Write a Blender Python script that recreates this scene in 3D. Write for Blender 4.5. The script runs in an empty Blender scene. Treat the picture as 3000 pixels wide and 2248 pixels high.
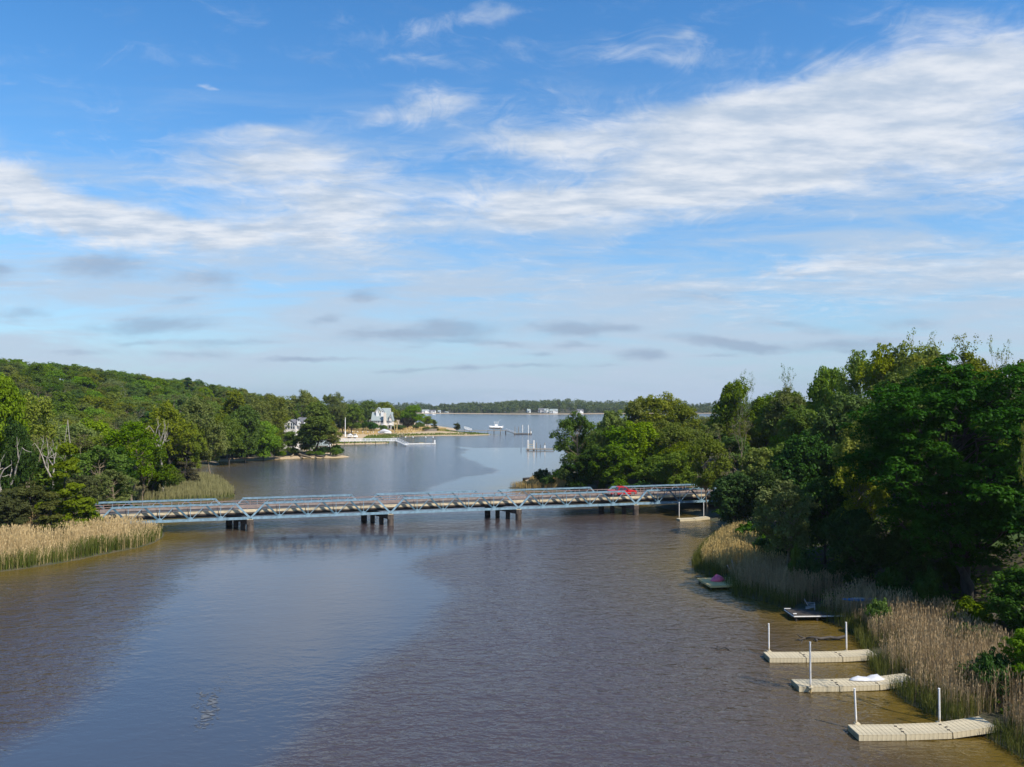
import bpy, math, random
import numpy as np
from mathutils import Vector, Matrix
random.seed(7); rng = np.random.default_rng(7)
S = 3000/2212.0; FL = 2200.0; H = 21.5; HOR = 1183.0
PITCH = math.atan((HOR-1124)/FL)
sc = bpy.context.scene; COL = sc.collection

# ------------------------------------------------------------------ camera
cam = bpy.data.cameras.new('camera'); camo = bpy.data.objects.new('camera', cam); COL.objects.link(camo)
cam.sensor_width = 36; cam.lens = 36*FL/3000; cam.clip_start = .5; cam.clip_end = 20000
camo.location = (0, 0, H); camo.rotation_euler = (math.radians(90)+PITCH, 0, 0); sc.camera = camo
sc.view_settings.view_transform = 'Standard'; sc.view_settings.look = 'None'
sc.view_settings.exposure = 0.4; sc.view_settings.gamma = 1
cy = sc.cycles; cy.max_bounces = 5; cy.diffuse_bounces = 3; cy.glossy_bounces = 3; cy.transmission_bounces = 3
cy.volume_bounces = 0; cy.transparent_max_bounces = 6; cy.caustics_reflective = False; cy.caustics_refractive = False
cy.use_denoising = True; cy.sample_clamp_indirect = 6

# ------------------------------------------------------------------ sun and sky
SUN_EL = math.radians(47); SUN_AZ = math.radians(130)      # clockwise from +Y: right and behind the camera
sdir = Vector((math.sin(SUN_AZ)*math.cos(SUN_EL), math.cos(SUN_AZ)*math.cos(SUN_EL), math.sin(SUN_EL)))
sl = bpy.data.lights.new('sun', 'SUN'); sl.energy = 4.8; sl.angle = math.radians(.5); sl.color = (1, .93, .82)
so = bpy.data.objects.new('sun', sl); COL.objects.link(so); so.rotation_euler = sdir.to_track_quat('Z', 'Y').to_euler()
so.location = (60, -40, 80)

class G:
    """tiny helper for node graphs"""
    def __init__(s, tree): s.t = tree; s.n = tree.nodes; s.l = tree.links
    def node(s, typ, **k):
        n = s.n.new(typ)
        for a, b in k.items(): setattr(n, a, b)
        return n
    def put(s, sock, v):
        if v is None: return
        if isinstance(v, bpy.types.NodeSocket): s.l.new(v, sock)
        else: sock.default_value = v
    def m(s, op, a, b=None, c=None, clamp=False):
        n = s.node('ShaderNodeMath', operation=op, use_clamp=clamp)
        s.put(n.inputs[0], a); s.put(n.inputs[1], b); s.put(n.inputs[2], c); return n.outputs[0]
    def ss(s, x, a, b, lo=0., hi=1.):
        n = s.node('ShaderNodeMapRange', interpolation_type='SMOOTHSTEP')
        s.put(n.inputs[0], x); n.inputs[1].default_value = a; n.inputs[2].default_value = b
        n.inputs[3].default_value = lo; n.inputs[4].default_value = hi; return n.outputs[0]
    def lin(s, x, a, b, lo=0., hi=1.):
        n = s.node('ShaderNodeMapRange'); s.put(n.inputs[0], x); n.inputs[1].default_value = a; n.inputs[2].default_value = b
        n.inputs[3].default_value = lo; n.inputs[4].default_value = hi; return n.outputs[0]
    def xyz(s, x, y, z):
        n = s.node('ShaderNodeCombineXYZ'); s.put(n.inputs[0], x); s.put(n.inputs[1], y); s.put(n.inputs[2], z); return n.outputs[0]
    def noise(s, vec, scale, detail=4, rough=.5, dist=0.):
        n = s.node('ShaderNodeTexNoise'); s.put(n.inputs['Vector'], vec); n.inputs['Scale'].default_value = scale
        n.inputs['Detail'].default_value = detail; n.inputs['Roughness'].default_value = rough
        n.inputs['Distortion'].default_value = dist; return n.outputs['Fac']
    def mix(s, f, a, b, blend='MIX'):
        n = s.node('ShaderNodeMix', data_type='RGBA', blend_type=blend)
        s.put(n.inputs[0], f); s.put(n.inputs[6], a); s.put(n.inputs[7], b); return n.outputs[2]
def c4(c): return (c[0], c[1], c[2], 1.0)

w = bpy.data.worlds.new('World'); sc.world = w; w.use_nodes = True
g = G(w.node_tree); g.n.clear()
sky = g.node('ShaderNodeTexSky', sky_type='NISHITA'); sky.sun_disc = False
sky.sun_elevation = SUN_EL; sky.sun_rotation = SUN_AZ; sky.altitude = 20; sky.air_density = 1.0; sky.dust_density = .3; sky.ozone_density = 2.0
tc = g.node('ShaderNodeTexCoord'); sp = g.node('ShaderNodeSeparateXYZ'); g.l.new(tc.outputs['Generated'], sp.inputs[0])
dx_, dy_, dz_ = sp.outputs
ay = g.m('MAXIMUM', g.m('ABSOLUTE', dy_), .04); U = g.m('DIVIDE', dx_, ay); V = g.m('DIVIDE', dz_, ay)
pz = g.m('ADD', g.m('MAXIMUM', dz_, 0.0), .09); PX = g.m('DIVIDE', dx_, pz); PY = g.m('DIVIDE', dy_, pz)
plane = g.xyz(PX, PY, 0.0)
warp = g.noise(plane, 1.1, 3, .5); warp2 = g.noise(g.xyz(PY, PX, 3.1), 1.3, 3, .5)
wp = g.xyz(g.m('ADD', PX, g.m('MULTIPLY', g.m('SUBTRACT', warp, .5), 1.0)), g.m('ADD', PY, g.m('MULTIPLY', g.m('SUBTRACT', warp2, .5), 1.0)), 0.)
Uw = g.m('ADD', U, g.m('MULTIPLY', g.m('SUBTRACT', g.noise(g.xyz(g.m('MULTIPLY', U, 5.), g.m('MULTIPLY', V, 9.), 1.), 1., 4, .55), .5), .22))
Vw = g.m('ADD', V, g.m('MULTIPLY', g.m('SUBTRACT', g.noise(g.xyz(g.m('MULTIPLY', U, 5.), g.m('MULTIPLY', V, 9.), 7.), 1., 4, .55), .5), .09))
Ul = g.m('ADD', U, g.m('MULTIPLY', g.m('SUBTRACT', g.noise(g.xyz(g.m('MULTIPLY', U, 16.), g.m('MULTIPLY', V, 40.), 1.), 1., 4, .6), .5), .06))
Vl = g.m('ADD', V, g.m('MULTIPLY', g.m('SUBTRACT', g.noise(g.xyz(g.m('MULTIPLY', U, 16.), g.m('MULTIPLY', V, 40.), 7.), 1., 4, .6), .5), .018))
def blob(cx, cy_, rx, ry, ang, amp, low=False):
    u0 = (cx*S-1500)/FL; v0 = (HOR-cy_*S)/FL; rx = rx*S/FL; ry = ry*S/FL; a = math.radians(ang)
    du = g.m('SUBTRACT', Ul if low else Uw, u0); dv = g.m('SUBTRACT', Vl if low else Vw, v0)
    p = g.m('DIVIDE', g.m('ADD', g.m('MULTIPLY', du, math.cos(a)), g.m('MULTIPLY', dv, math.sin(a))), rx)
    q = g.m('DIVIDE', g.m('SUBTRACT', g.m('MULTIPLY', dv, math.cos(a)), g.m('MULTIPLY', du, math.sin(a))), ry)
    d = g.m('ADD', g.m('MULTIPLY', p, p), g.m('MULTIPLY', q, q))
    return g.m('MULTIPLY', g.m('EXPONENT', g.m('MULTIPLY', d, -1.0)), amp)
def total(lst, low=False):
    acc = None
    for b in lst:
        v = blob(*b, low=low); acc = v if acc is None else g.m('ADD', acc, v)
    return acc
HI = total([(2100,190,300,130,10,1.05),(1850,230,330,100,16,1.05),(1550,290,330,70,14,.95),(1180,290,260,42,6,.85),(1120,445,170,38,-6,.85),(1400,420,300,50,8,.95),
            (1750,360,330,70,10,.85),(620,370,270,62,-4,1.0),(430,500,360,42,-3,1.0),(120,440,240,55,-16,1.0),(720,470,170,60,4,.8),(-20,400,120,60,-10,.8),
            (2120,570,420,55,4,.55),(1700,570,260,14,2,.5),(1080,20,170,26,10,.7),(1490,60,60,12,0,.4),(2200,380,250,70,5,.7),(990,215,120,18,10,.35),(1100,95,330,36,-4,.28),(1500,110,260,30,0,.35),(900,130,110,12,0,.35),(600,215,60,10,5,.3),
            (850,240,300,30,5,.42),(560,290,120,16,0,.5),(440,178,30,6,5,.5),(1700,640,600,60,0,.28),(700,590,600,40,0,.2)])
n1 = g.noise(g.xyz(g.m('MULTIPLY', PX, 1.0), g.m('MULTIPLY', PY, 1.6), 0.), 2.2, 8, .62, .5)
n2 = g.noise(wp, 8.0, 8, .68, .8)
tex = g.m('ADD', g.m('MULTIPLY', g.m('SUBTRACT', n1, .5), 1.25), g.m('MULTIPLY', g.m('SUBTRACT', n2, .5), 1.1))
dens = g.m('ADD', g.m('MULTIPLY', HI, .95), tex)
aH = g.ss(dens, .03, 1.12)
thin = g.m('MULTIPLY', g.ss(g.m('ADD', g.noise(g.xyz(g.m('MULTIPLY', U, 1.6), g.m('MULTIPLY', V, 11.), 4.), 2.2, 6, .6, .4), g.m('MULTIPLY', V, -.35)),   .27, .60), .85)
thin = g.m('MULTIPLY', thin, g.ss(V, .50, .16))
# low grey flat clouds
LO = total([(200,570,110,24,0,.95),(-10,580,50,18,0,.8),(300,705,170,20,2,.8),(480,595,120,20,0,.5),(40,680,70,16,0,.7),(500,740,150,12,2,.7),(160,762,80,8,0,.5),
            (860,722,120,14,0,.8),(975,705,90,20,-4,.8),(980,738,120,8,0,.6),(780,640,50,14,8,.5),(1235,710,90,18,0,.95),(1240,748,60,8,0,.6),
            (1400,765,60,16,0,.9),(1530,735,110,14,-6,.8),(1620,752,90,12,-3,.8),(1820,742,130,14,2,.75),(1780,715,60,12,0,.5),(1520,640,70,14,0,.35),
            (1140,790,110,7,0,.6),(850,803,60,6,0,.5),(700,775,140,7,0,.5),(1560,768,60,6,0,.6),(1350,708,60,10,0,.5),(1010,795,40,6,0,.5),(430,765,120,8,0,.5),(2000,700,120,14,0,.4),(1900,760,110,9,0,.6),(1700,700,60,10,0,.5),(1170,765,40,7,0,.6),(1310,790,40,5,0,.4),(640,778,90,7,0,.6),(900,750,40,8,0,.5),(1090,745,50,8,0,.5),(930,800,50,5,0,.4),(300,740,60,7,0,.5),(700,690,40,12,6,.6),(380,650,60,9,0,.4),(600,640,50,9,0,.35),(2120,640,90,12,0,.3)], True)
n3 = g.noise(g.xyz(g.m('MULTIPLY', U, 7.), g.m('MULTIPLY', V, 22.), 2.), 1., 6, .6, .3)
aL = g.m('MULTIPLY', g.ss(g.m('ADD', LO, g.m('MULTIPLY', g.m('SUBTRACT', n3, .5), 1.5)), .08, .92), .60)
col = sky.outputs[0]
SKYK = .145; EX = .76
hs = g.node('ShaderNodeHueSaturation'); g.l.new(col, hs.inputs['Color']); hs.inputs['Saturation'].default_value = 1.34; hs.inputs['Value'].default_value = 1.02
col = g.mix(1.0, hs.outputs[0], (.84, .96, 1.0, 1), 'MULTIPLY')
hzf = g.m('EXPONENT', g.m('MULTIPLY', g.m('MAXIMUM', V, 0.), -4.6))
col = g.mix(g.m('MULTIPLY', hzf, .93), col, c4([c/SKYK*EX for c in (.31, .445, .645)]))
col = g.mix(thin, col, c4([c/SKYK*EX for c in (.51, .62, .76)]))
shade = g.ss(g.noise(g.xyz(g.m('MULTIPLY', PX, 1.3), g.m('MULTIPLY', PY, 2.4), 5.), 3.0, 6, .6), .3, .7)
ccol = g.mix(shade, c4([c/SKYK*EX for c in (.50, .60, .74)]), c4([c/SKYK*EX for c in (.84, .87, .92)]))
col = g.mix(g.m('MULTIPLY', aH, .93), col, ccol)
col = g.mix(aL, col, c4([c/SKYK*EX for c in (.29, .38, .53)]))
bg = g.node('ShaderNodeBackground'); g.l.new(col, bg.inputs[0]); bg.inputs[1].default_value = SKYK
ow = g.node('ShaderNodeOutputWorld'); g.l.new(bg.outputs[0], ow.inputs[0])

# ------------------------------------------------------------------ pixel <-> world
cp, sp_ = math.cos(PITCH), math.sin(PITCH)
def ray(px, py):
    a = (px-1500)/FL; b = (1124-py)/FL
    return Vector((a, cp-b*sp_, sp_+b*cp))
def F(px, py, z=0.):
    d = ray(px, py); t = (z-H)/d.z; return Vector((d.x*t, d.y*t, z))
def D(x, y, z=0.): return F(x*S, y*S, z)
def Q(px, py, Y):
    d = ray(px, py); t = Y/d.y; return Vector((d.x*t, Y, H+d.z*t))
def QD(x, y, Y): return Q(x*S, y*S, Y)
def proj(x, y, z):
    dz = z-H; f = y*cp+dz*sp_; u = -y*sp_+dz*cp
    return 1500+FL*x/f, 1124-FL*u/f

# ------------------------------------------------------------------ object helpers
def tag(o, label=None, cat=None, group=None, kind=None):
    for k, v in (('label', label), ('category', cat), ('group', group), ('kind', kind)):
        if v: o[k] = v
    return o
def empty(name, loc, rz=0., label=None, cat=None, group=None):
    o = bpy.data.objects.new(name, None); COL.objects.link(o); o.location = loc; o.rotation_euler = (0, 0, rz)
    o.empty_display_size = .5
    return tag(o, label, cat, group)
def link(name, me, parent=None, loc=None):
    o = bpy.data.objects.new(name, me); COL.objects.link(o)
    if parent is not None: o.parent = parent
    if loc is not None: o.location = loc
    return o
def mesh_np(name, V, quads=None, tris=None, mats=(), smooth=False, mi=None, attrs=None):
    me = bpy.data.meshes.new(name); V = np.asarray(V, dtype=np.float32); me.vertices.add(len(V)); me.vertices.foreach_set('co', V.ravel())
    q = np.zeros((0, 4), int) if quads is None else np.asarray(quads); t = np.zeros((0, 3), int) if tris is None else np.asarray(tris)
    idx = np.concatenate([q.ravel(), t.ravel()]).astype(np.int32)
    me.loops.add(len(idx)); me.loops.foreach_set('vertex_index', idx)
    ls = np.concatenate([np.arange(len(q))*4, len(q)*4+np.arange(len(t))*3]).astype(np.int32)
    me.polygons.add(len(ls)); me.polygons.foreach_set('loop_start', ls)
    if mi is not None: me.polygons.foreach_set('material_index', np.asarray(mi, dtype=np.int32))
    if smooth: me.polygons.foreach_set('use_smooth', np.ones(len(ls), bool))
    for k, a in (attrs or {}).items():
        at = me.attributes.new(k, 'FLOAT', 'POINT'); at.data.foreach_set('value', np.asarray(a, dtype=np.float32))
    for m_ in mats: me.materials.append(m_)
    me.update(calc_edges=True); me.validate(); return me

class MB:
    """collects simple shapes, links them as one mesh"""
    def __init__(s): s.v = []; s.f = []
    def add(s, vs, fs):
        n = len(s.v); s.v += [tuple(v) for v in vs]; s.f += [tuple(i+n for i in f) for f in fs]; return s
    def box(s, c, d, rz=0.):
        x, y, z = d[0]/2, d[1]/2, d[2]/2; cs, sn = math.cos(rz), math.sin(rz); vs = []
        for a, b, e in ((-1,-1,-1),(1,-1,-1),(1,1,-1),(-1,1,-1),(-1,-1,1),(1,-1,1),(1,1,1),(-1,1,1)):
            X, Y = a*x, b*y; vs.append((c[0]+X*cs-Y*sn, c[1]+X*sn+Y*cs, c[2]+e*z))
        return s.add(vs, [(0,3,2,1),(4,5,6,7),(0,1,5,4),(1,2,6,5),(2,3,7,6),(3,0,4,7)])
    def bar(s, a, b, w_, h_, up=(0, 0, 1)):
        a = Vector(a); b = Vector(b); d = (b-a).normalized(); up = Vector(up)
        if abs(d.dot(up)) > .98: up = Vector((0, 1, 0))
        r = d.cross(up).normalized(); u = r.cross(d); vs = []
        for p in (a, b):
            for i, j in ((-1,-1),(1,-1),(1,1),(-1,1)): vs.append(p+r*i*w_/2+u*j*h_/2)
        return s.add(vs, [(0,1,2,3),(7,6,5,4),(0,4,5,1),(1,5,6,2),(2,6,7,3),(3,7,4,0)])
    def tube(s, pts, rad, n=6):
        pts = [Vector(p) for p in pts]; rad = rad if hasattr(rad, '__len__') else [rad]*len(pts); vs = []; fs = []
        for i, p in enumerate(pts):
            d = (pts[min(i+1, len(pts)-1)]-pts[max(i-1, 0)]).normalized()
            up = Vector((0, 0, 1)) if abs(d.z) < .9 else Vector((1, 0, 0)); r = d.cross(up).normalized(); u = r.cross(d)
            for k in range(n):
                a = 2*math.pi*k/n; vs.append(p+(r*math.cos(a)+u*math.sin(a))*rad[i])
        for i in range(len(pts)-1):
            for k in range(n): fs.append((i*n+k, i*n+(k+1) % n, (i+1)*n+(k+1) % n, (i+1)*n+k))
        fs += [tuple(range(n))[::-1], tuple(range((len(pts)-1)*n, len(pts)*n))]
        return s.add(vs, fs)
    def loft(s, rings, cap=True):
        n = len(rings[0]); vs = [v for r in rings for v in r]; fs = []
        for i in range(len(rings)-1):
            for k in range(n): fs.append((i*n+k, i*n+(k+1) % n, (i+1)*n+(k+1) % n, (i+1)*n+k))
        if cap: fs += [tuple(range(n))[::-1], tuple(range((len(rings)-1)*n, len(rings)*n))]
        return s.add(vs, fs)
    def prism(s, prof, y0, y1):      # profile in x,z extruded along y
        n = len(prof); vs = [(p[0], y0, p[1]) for p in prof]+[(p[0], y1, p[1]) for p in prof]
        return s.add(vs, [tuple(range(n)), tuple(range(2*n-1, n-1, -1))]+[(k, n+k, n+(k+1) % n, (k+1) % n) for k in range(n)])
    def sphere(s, c, r, n=10, m=6, sz=1.):
        rings = []
        for i in range(1, m): 
            t = math.pi*i/m; rings.append([(c[0]+r*math.sin(t)*math.cos(2*math.pi*k/n), c[1]+r*math.sin(t)*math.sin(2*math.pi*k/n), c[2]+sz*r*math.cos(t)) for k in range(n)])
        return s.loft(rings)
    def mesh(s, name, mat, smooth=False, bevel=0):
        me = bpy.data.meshes.new(name); me.from_pydata(s.v, [], s.f); me.materials.append(mat)
        import bmesh
        b = bmesh.new(); b.from_mesh(me); bmesh.ops.recalc_face_normals(b, faces=b.faces)
        if bevel: bmesh.ops.bevel(b, geom=b.edges[:], offset=bevel, segments=1, affect='EDGES')
        b.to_mesh(me); b.free()
        if smooth: me.polygons.foreach_set('use_smooth', [True]*len(me.polygons))
        return me
    def build(s, name, mat, parent=None, smooth=False, loc=None, bevel=0):
        return link(name, s.mesh(name, mat, smooth, bevel), parent, loc)

# ------------------------------------------------------------------ materials
def mat_basic(name, col, rough=.7, var=.25, scale=3., metal=0., bump=0., spec=.5, streak=None, rnd=0.):
    m = bpy.data.materials.new(name); m.use_nodes = True; q = G(m.node_tree); b = q.n['Principled BSDF']
    t = q.node('ShaderNodeTexCoord').outputs['Object']
    if streak:
        mp = q.node('ShaderNodeMapping'); q.l.new(t, mp.inputs[0]); mp.inputs['Scale'].default_value = streak; t = mp.outputs[0]
    n = q.noise(t, scale, 6, .65)
    dark = c4([c*(1-var) for c in col]); lite = c4([min(1, c*(1+var*.7)) for c in col])
    c = q.mix(q.ss(n, .3, .7), dark, lite)
    if rnd:
        oi = q.node('ShaderNodeObjectInfo'); k = q.lin(oi.outputs['Random'], 0, 1, 1-rnd, 1+rnd)
        c = q.mix(1., c, q.xyz(k, k, k), 'MULTIPLY')
    q.l.new(c, b.inputs['Base Color']); b.inputs['Roughness'].default_value = rough; b.inputs['Metallic'].default_value = metal
    b.inputs['Specular IOR Level'].default_value = spec
    if bump:
        bp = q.node('ShaderNodeBump'); bp.inputs['Strength'].default_value = bump; bp.inputs['Distance'].default_value = .05
        q.l.new(n, bp.inputs['Height']); q.l.new(bp.outputs[0], b.inputs['Normal'])
    return m
def mat_leaf(name, col, col2, trans=.35, tt=(1.15, 1.25, .6, 1)):
    m = bpy.data.materials.new(name); m.use_nodes = True; q = G(m.node_tree); q.n.clear()
    at = q.node('ShaderNodeAttribute', attribute_name='tint'); oi = q.node('ShaderNodeObjectInfo')
    c = q.mix(q.lin(at.outputs['Fac'], 0, 1), c4(col), c4(col2))
    hs = q.node('ShaderNodeHueSaturation'); q.l.new(c, hs.inputs['Color'])
    q.l.new(q.lin(oi.outputs['Random'], 0, 1, .490, .522), hs.inputs['Hue'])
    r2 = q.m('FRACT', q.m('MULTIPLY', oi.outputs['Random'], 17.3)); q.l.new(q.lin(r2, 0, 1, .80, 1.20), hs.inputs['Value'])
    r3 = q.m('FRACT', q.m('MULTIPLY', oi.outputs['Random'], 53.1)); q.l.new(q.lin(r3, 0, 1, .85, 1.12), hs.inputs['Saturation'])
    df = q.node('ShaderNodeBsdfDiffuse'); q.l.new(hs.outputs[0], df.inputs[0])
    tr = q.node('ShaderNodeBsdfTranslucent'); tcol = q.mix(1., hs.outputs[0], tt, 'MULTIPLY'); q.l.new(tcol, tr.inputs[0])
    mx = q.node('ShaderNodeMixShader'); mx.inputs[0].default_value = trans; q.l.new(df.outputs[0], mx.inputs[1]); q.l.new(tr.outputs[0], mx.inputs[2])
    gl = q.node('ShaderNodeBsdfGlossy'); gl.inputs['Roughness'].default_value = .45; gl.inputs[0].default_value = (1, 1, 1, 1)
    m2 = q.node('ShaderNodeMixShader'); m2.inputs[0].default_value = .004; q.l.new(mx.outputs[0], m2.inputs[1]); q.l.new(gl.outputs[0], m2.inputs[2])
    o = q.node('ShaderNodeOutputMaterial'); q.l.new(m2.outputs[0], o.inputs[0]); return m
LEAF = {
 'bright': mat_leaf('leaf_bright', (.080,.140,.009), (.190,.270,.022)),
 'green':  mat_leaf('leaf_green', (.056,.102,.009), (.138,.196,.020)),
 'dark':   mat_leaf('leaf_dark', (.022,.052,.008), (.055,.105,.015), .28),
 'olive':  mat_leaf('leaf_olive', (.095,.118,.013), (.205,.222,.032)),
 'yellow': mat_leaf('leaf_yellow', (.105,.128,.010), (.220,.240,.022)),
 'brown':  mat_leaf('leaf_brown', (.110,.098,.036), (.200,.175,.065)),
 'grey':   mat_leaf('leaf_grey', (.100,.125,.032), (.205,.235,.070)),
 'cedar':  mat_leaf('leaf_cedar', (.036,.046,.009), (.078,.085,.018), .15),
 'maple':  mat_leaf('leaf_maple', (.019,.050,.008), (.048,.098,.013), .28),
 'darkpurple': mat_leaf('leaf_purple', (.030,.028,.014), (.060,.055,.024), .15),
}
BARK = mat_basic('bark', (.050,.042,.032), .9, .4, 4, bump=.4, streak=(1,1,.25))
BARKP = mat_basic('bark_pale', (.34,.30,.25), .85, .3, 3, bump=.3, streak=(1,1,.3))
BARKT = mat_basic('bark_tan', (.20,.155,.10), .85, .3, 3, bump=.3)
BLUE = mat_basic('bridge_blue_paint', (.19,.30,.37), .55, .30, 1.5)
BLUED = mat_basic('bridge_web_dark', (.06,.12,.16), .5, .3, 1.5)  # darker blue for the down diagonals
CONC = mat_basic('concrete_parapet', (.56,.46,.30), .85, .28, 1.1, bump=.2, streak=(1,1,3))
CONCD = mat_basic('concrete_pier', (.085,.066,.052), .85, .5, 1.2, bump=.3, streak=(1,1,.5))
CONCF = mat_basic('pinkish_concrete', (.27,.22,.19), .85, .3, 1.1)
STEELD = mat_basic('dark_steel', (.03,.032,.035), .7, .3, 2)
RUST = mat_basic('rust_rail', (.27,.19,.165), .7, .3, 2)
ASPH = mat_basic('asphalt', (.075,.07,.068), .9, .3, 1.3, bump=.1)
WHITE = mat_basic('white_paint', (.80,.79,.76), .5, .06, 2)
WOOD = mat_basic('weathered_wood', (.27,.23,.18), .85, .3, 3, bump=.2, rnd=.12, streak=(.4,3,3))
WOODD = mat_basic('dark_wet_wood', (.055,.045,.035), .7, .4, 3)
WOODY = mat_basic('new_yellow_wood', (.52,.40,.17), .8, .2, 3, rnd=.12, streak=(.4,3,3))
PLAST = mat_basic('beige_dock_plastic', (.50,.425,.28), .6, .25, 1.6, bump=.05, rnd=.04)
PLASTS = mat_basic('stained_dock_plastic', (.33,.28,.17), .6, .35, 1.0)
PIPE = mat_basic('white_pipe', (.76,.73,.68), .45, .14, 1.5)
q = G(PIPE.node_tree); b_ = q.n['Principled BSDF']; prev = b_.inputs['Base Color'].links[0].from_socket
sz_ = q.node('ShaderNodeSeparateXYZ'); q.l.new(q.node('ShaderNodeNewGeometry').outputs['Position'], sz_.inputs[0])
q.l.new(q.mix(q.ss(q.m('ADD', sz_.outputs[2], q.m('MULTIPLY', q.noise(sz_.outputs[2], 6., 3), .6)), .6, 1.25), (.42,.30,.13,1), prev), b_.inputs['Base Color'])
ROOFG = mat_basic('grey_shingle', (.27,.31,.30), .85, .16, .8, streak=(1,1,4))
ROOFD = mat_basic('dark_shingle', (.13,.13,.14), .85, .2, .8)
STUC = mat_basic('cream_wall', (.68,.60,.50), .8, .1, .5)
PINKW = mat_basic('pale_wall', (.70,.66,.62), .8, .1, .5)
GLASSM = mat_basic('window_glass', (.05,.07,.09), .12, .2, 1)
TARP = mat_basic('white_tarp', (.52,.52,.53), .6, .15, 2.5, bump=.6)
SANDM = mat_basic('sand', (.46,.36,.22), .95, .2, .6)

# ------------------------------------------------------------------ shorelines
def poly(pts): return np.array([[p.x, p.y] for p in pts])
LEFT = [D(*p) for p in [(-900,1420),(-300,1290),(-100,1252),(0,1236),(60,1229),(100,1222),(160,1212),(220,1199),(300,1184),(335,1173),(354,1161),(357,1152),(350,1140),(330,1120),(300,1100),
     (330,1090),(400,1083),(470,1079),(507,1076),(510,1069),(486,1046),(445,1031),(420,1015),(439,1008),(476,1006),(469,997),(567,994),(656,990),(727,989.5),(759,987.5),
     (745,984.5),(709,979),(691,970),(700,963),(725,961),(800,959.5),(840,958),(836,951),(842,945),(868,943),(959,941.5),(1018,941),(1062,939.6),(1040,937.5),(1005,936),(986,934),(984,926),(960,922.5),
     (900,914),(860,905),(830,900),(800,898)]]
LEFT += [Vector((-1500, 1400, 0)), Vector((-3000, 900, 0)), Vector((-3000, -300, 0)), Vector((-160, -300, 0))]
RIGHT = [D(*p) for p in [(1092,1054.5),(1120,1051),(1140,1046),(1133,1037),(1180,1034),(1215,1026),(1228,1015),(1245,1000),(1270,980),(1310,960),(1350,940),(1390,926),(1460,913),(1600,903),(1900,899)]]
RIGHT += [Vector((3000, 1400, 0)), Vector((3000, -300, 0)), Vector((60, -300, 0)), Vector((34, 0, 0)), Vector((33, 25, 0))]
RIGHT += [D(*p) for p in [(2400,1850),(2290,1700),(2212,1642),(2180,1624),(2140,1600),(2090,1578),(2010,1545),(1960,1520),(1925,1490),(1885,1450),(1866,1405),(1845,1368),(1795,1345),(1710,1320),(1650,1300),
     (1590,1286),(1560,1262),(1535,1243),(1505,1233),(1497,1220),(1506,1198),(1535,1172),(1562,1150),(1548,1130),(1500,1112),(1440,1100),(1400,1092),(1350,1083),(1280,1072),(1180,1062)]]
FAR = [Vector(p) for p in [(-4000,1300,0),(-900,1500,0),(-560,1640,0),(-250,1690,0),(-150,1600,0),(-40,1540,0),(60,1500,0),(160,1545,0),(300,1640,0),(900,1700,0),(4000,1700,0),(9000,9000,0),(-9000,9000,0)]]
LP, RP, FP = poly(LEFT), poly(RIGHT), poly(FAR)
def sdist(P, x, y):
    x = np.asarray(x, float).ravel(); y = np.asarray(y, float).ravel(); d = np.full(x.shape, 1e18); ins = np.zeros(x.shape, bool)
    n = len(P)
    for i in range(n):
        ax, ay_ = P[i]; bx, by = P[(i+1) % n]; ex, ey = bx-ax, by-ay_
        t = np.clip(((x-ax)*ex+(y-ay_)*ey)/(ex*ex+ey*ey+1e-12), 0, 1)
        d = np.minimum(d, (x-ax-t*ex)**2+(y-ay_-t*ey)**2)
        if ay_ != by:
            c = ((ay_ > y) != (by > y)) & (x < (bx-ax)*(y-ay_)/(by-ay_)+ax); ins ^= c
    d = np.sqrt(d); return np.where(ins, d, -d)
def sst(x, a, b):
    t = np.clip((x-a)/(b-a), 0, 1); return t*t*(3-2*t)
BO = Vector((-44.2, 127.4, 0)); BE = Vector((.966, .259, 0)).normalized(); BN = Vector((-BE.y, BE.x, 0)); SPAN = 23.5; BW = 7.6; SKEW = -4.1
def wav(x, y, k, p): return np.sin(x*k+p)*np.cos(y*k*1.3+p*2.1)
def height(x, y):
    x = np.asarray(x, float).ravel(); y = np.asarray(y, float).ravel()
    dl, dr, df = sdist(LP, x, y), sdist(RP, x, y), sdist(FP, x, y)
    u = x/np.maximum(y, 20)
    def prof(d): return np.where(d > 0, .30*sst(d, 0, 1.5)+.012*np.minimum(d, 60), np.maximum(-2., d*.3))
    hl = np.interp(u, [-2, -.68, -.5, -.435, -.31, -.22, -.15], [38, 34, 28, 23, 14, 4, 1.0])
    z = prof(dl)+np.where(dl > 0, hl*sst(dl, 14, 230)+wav(x, y, .03, 1.)*2.0*sst(dl, 40, 120), 0)
    z += np.where((dl > 0), 1.4*sst(dl, 5, 30)*sst(y, 380, 480)*(1+.4*wav(x, y, .09, 2.)), 0)
    kr = np.interp(y, [30, 60, 130, 170, 260], [.55, 1, 1, .6, .35])
    zr = prof(dr)+np.where(dr > 0, kr*(8*sst(dr, 9, 34)+7*sst(dr, 35, 120)), 0)
    zf = prof(df)+np.where(df > 0, 11*sst(df, 50, 220), 0)
    z = np.maximum(np.maximum(z, zr), zf)
    # road embankments at both ends of the bridge
    s = (x-BO.x)*BE.x+(y-BO.y)*BE.y; t = (x-BO.x)*BN.x+(y-BO.y)*BN.y
    onr = np.maximum(sst(-s, SPAN+1.5, SPAN+7), sst(s, 4*SPAN+1.5, 4*SPAN+7))*(1-sst(np.abs(t-3.8), 4.6, 10))*(np.abs(s) < 260)
    return z*(1-onr)+2.95*onr
def gz(x, y): return float(height([x], [y])[0])

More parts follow.
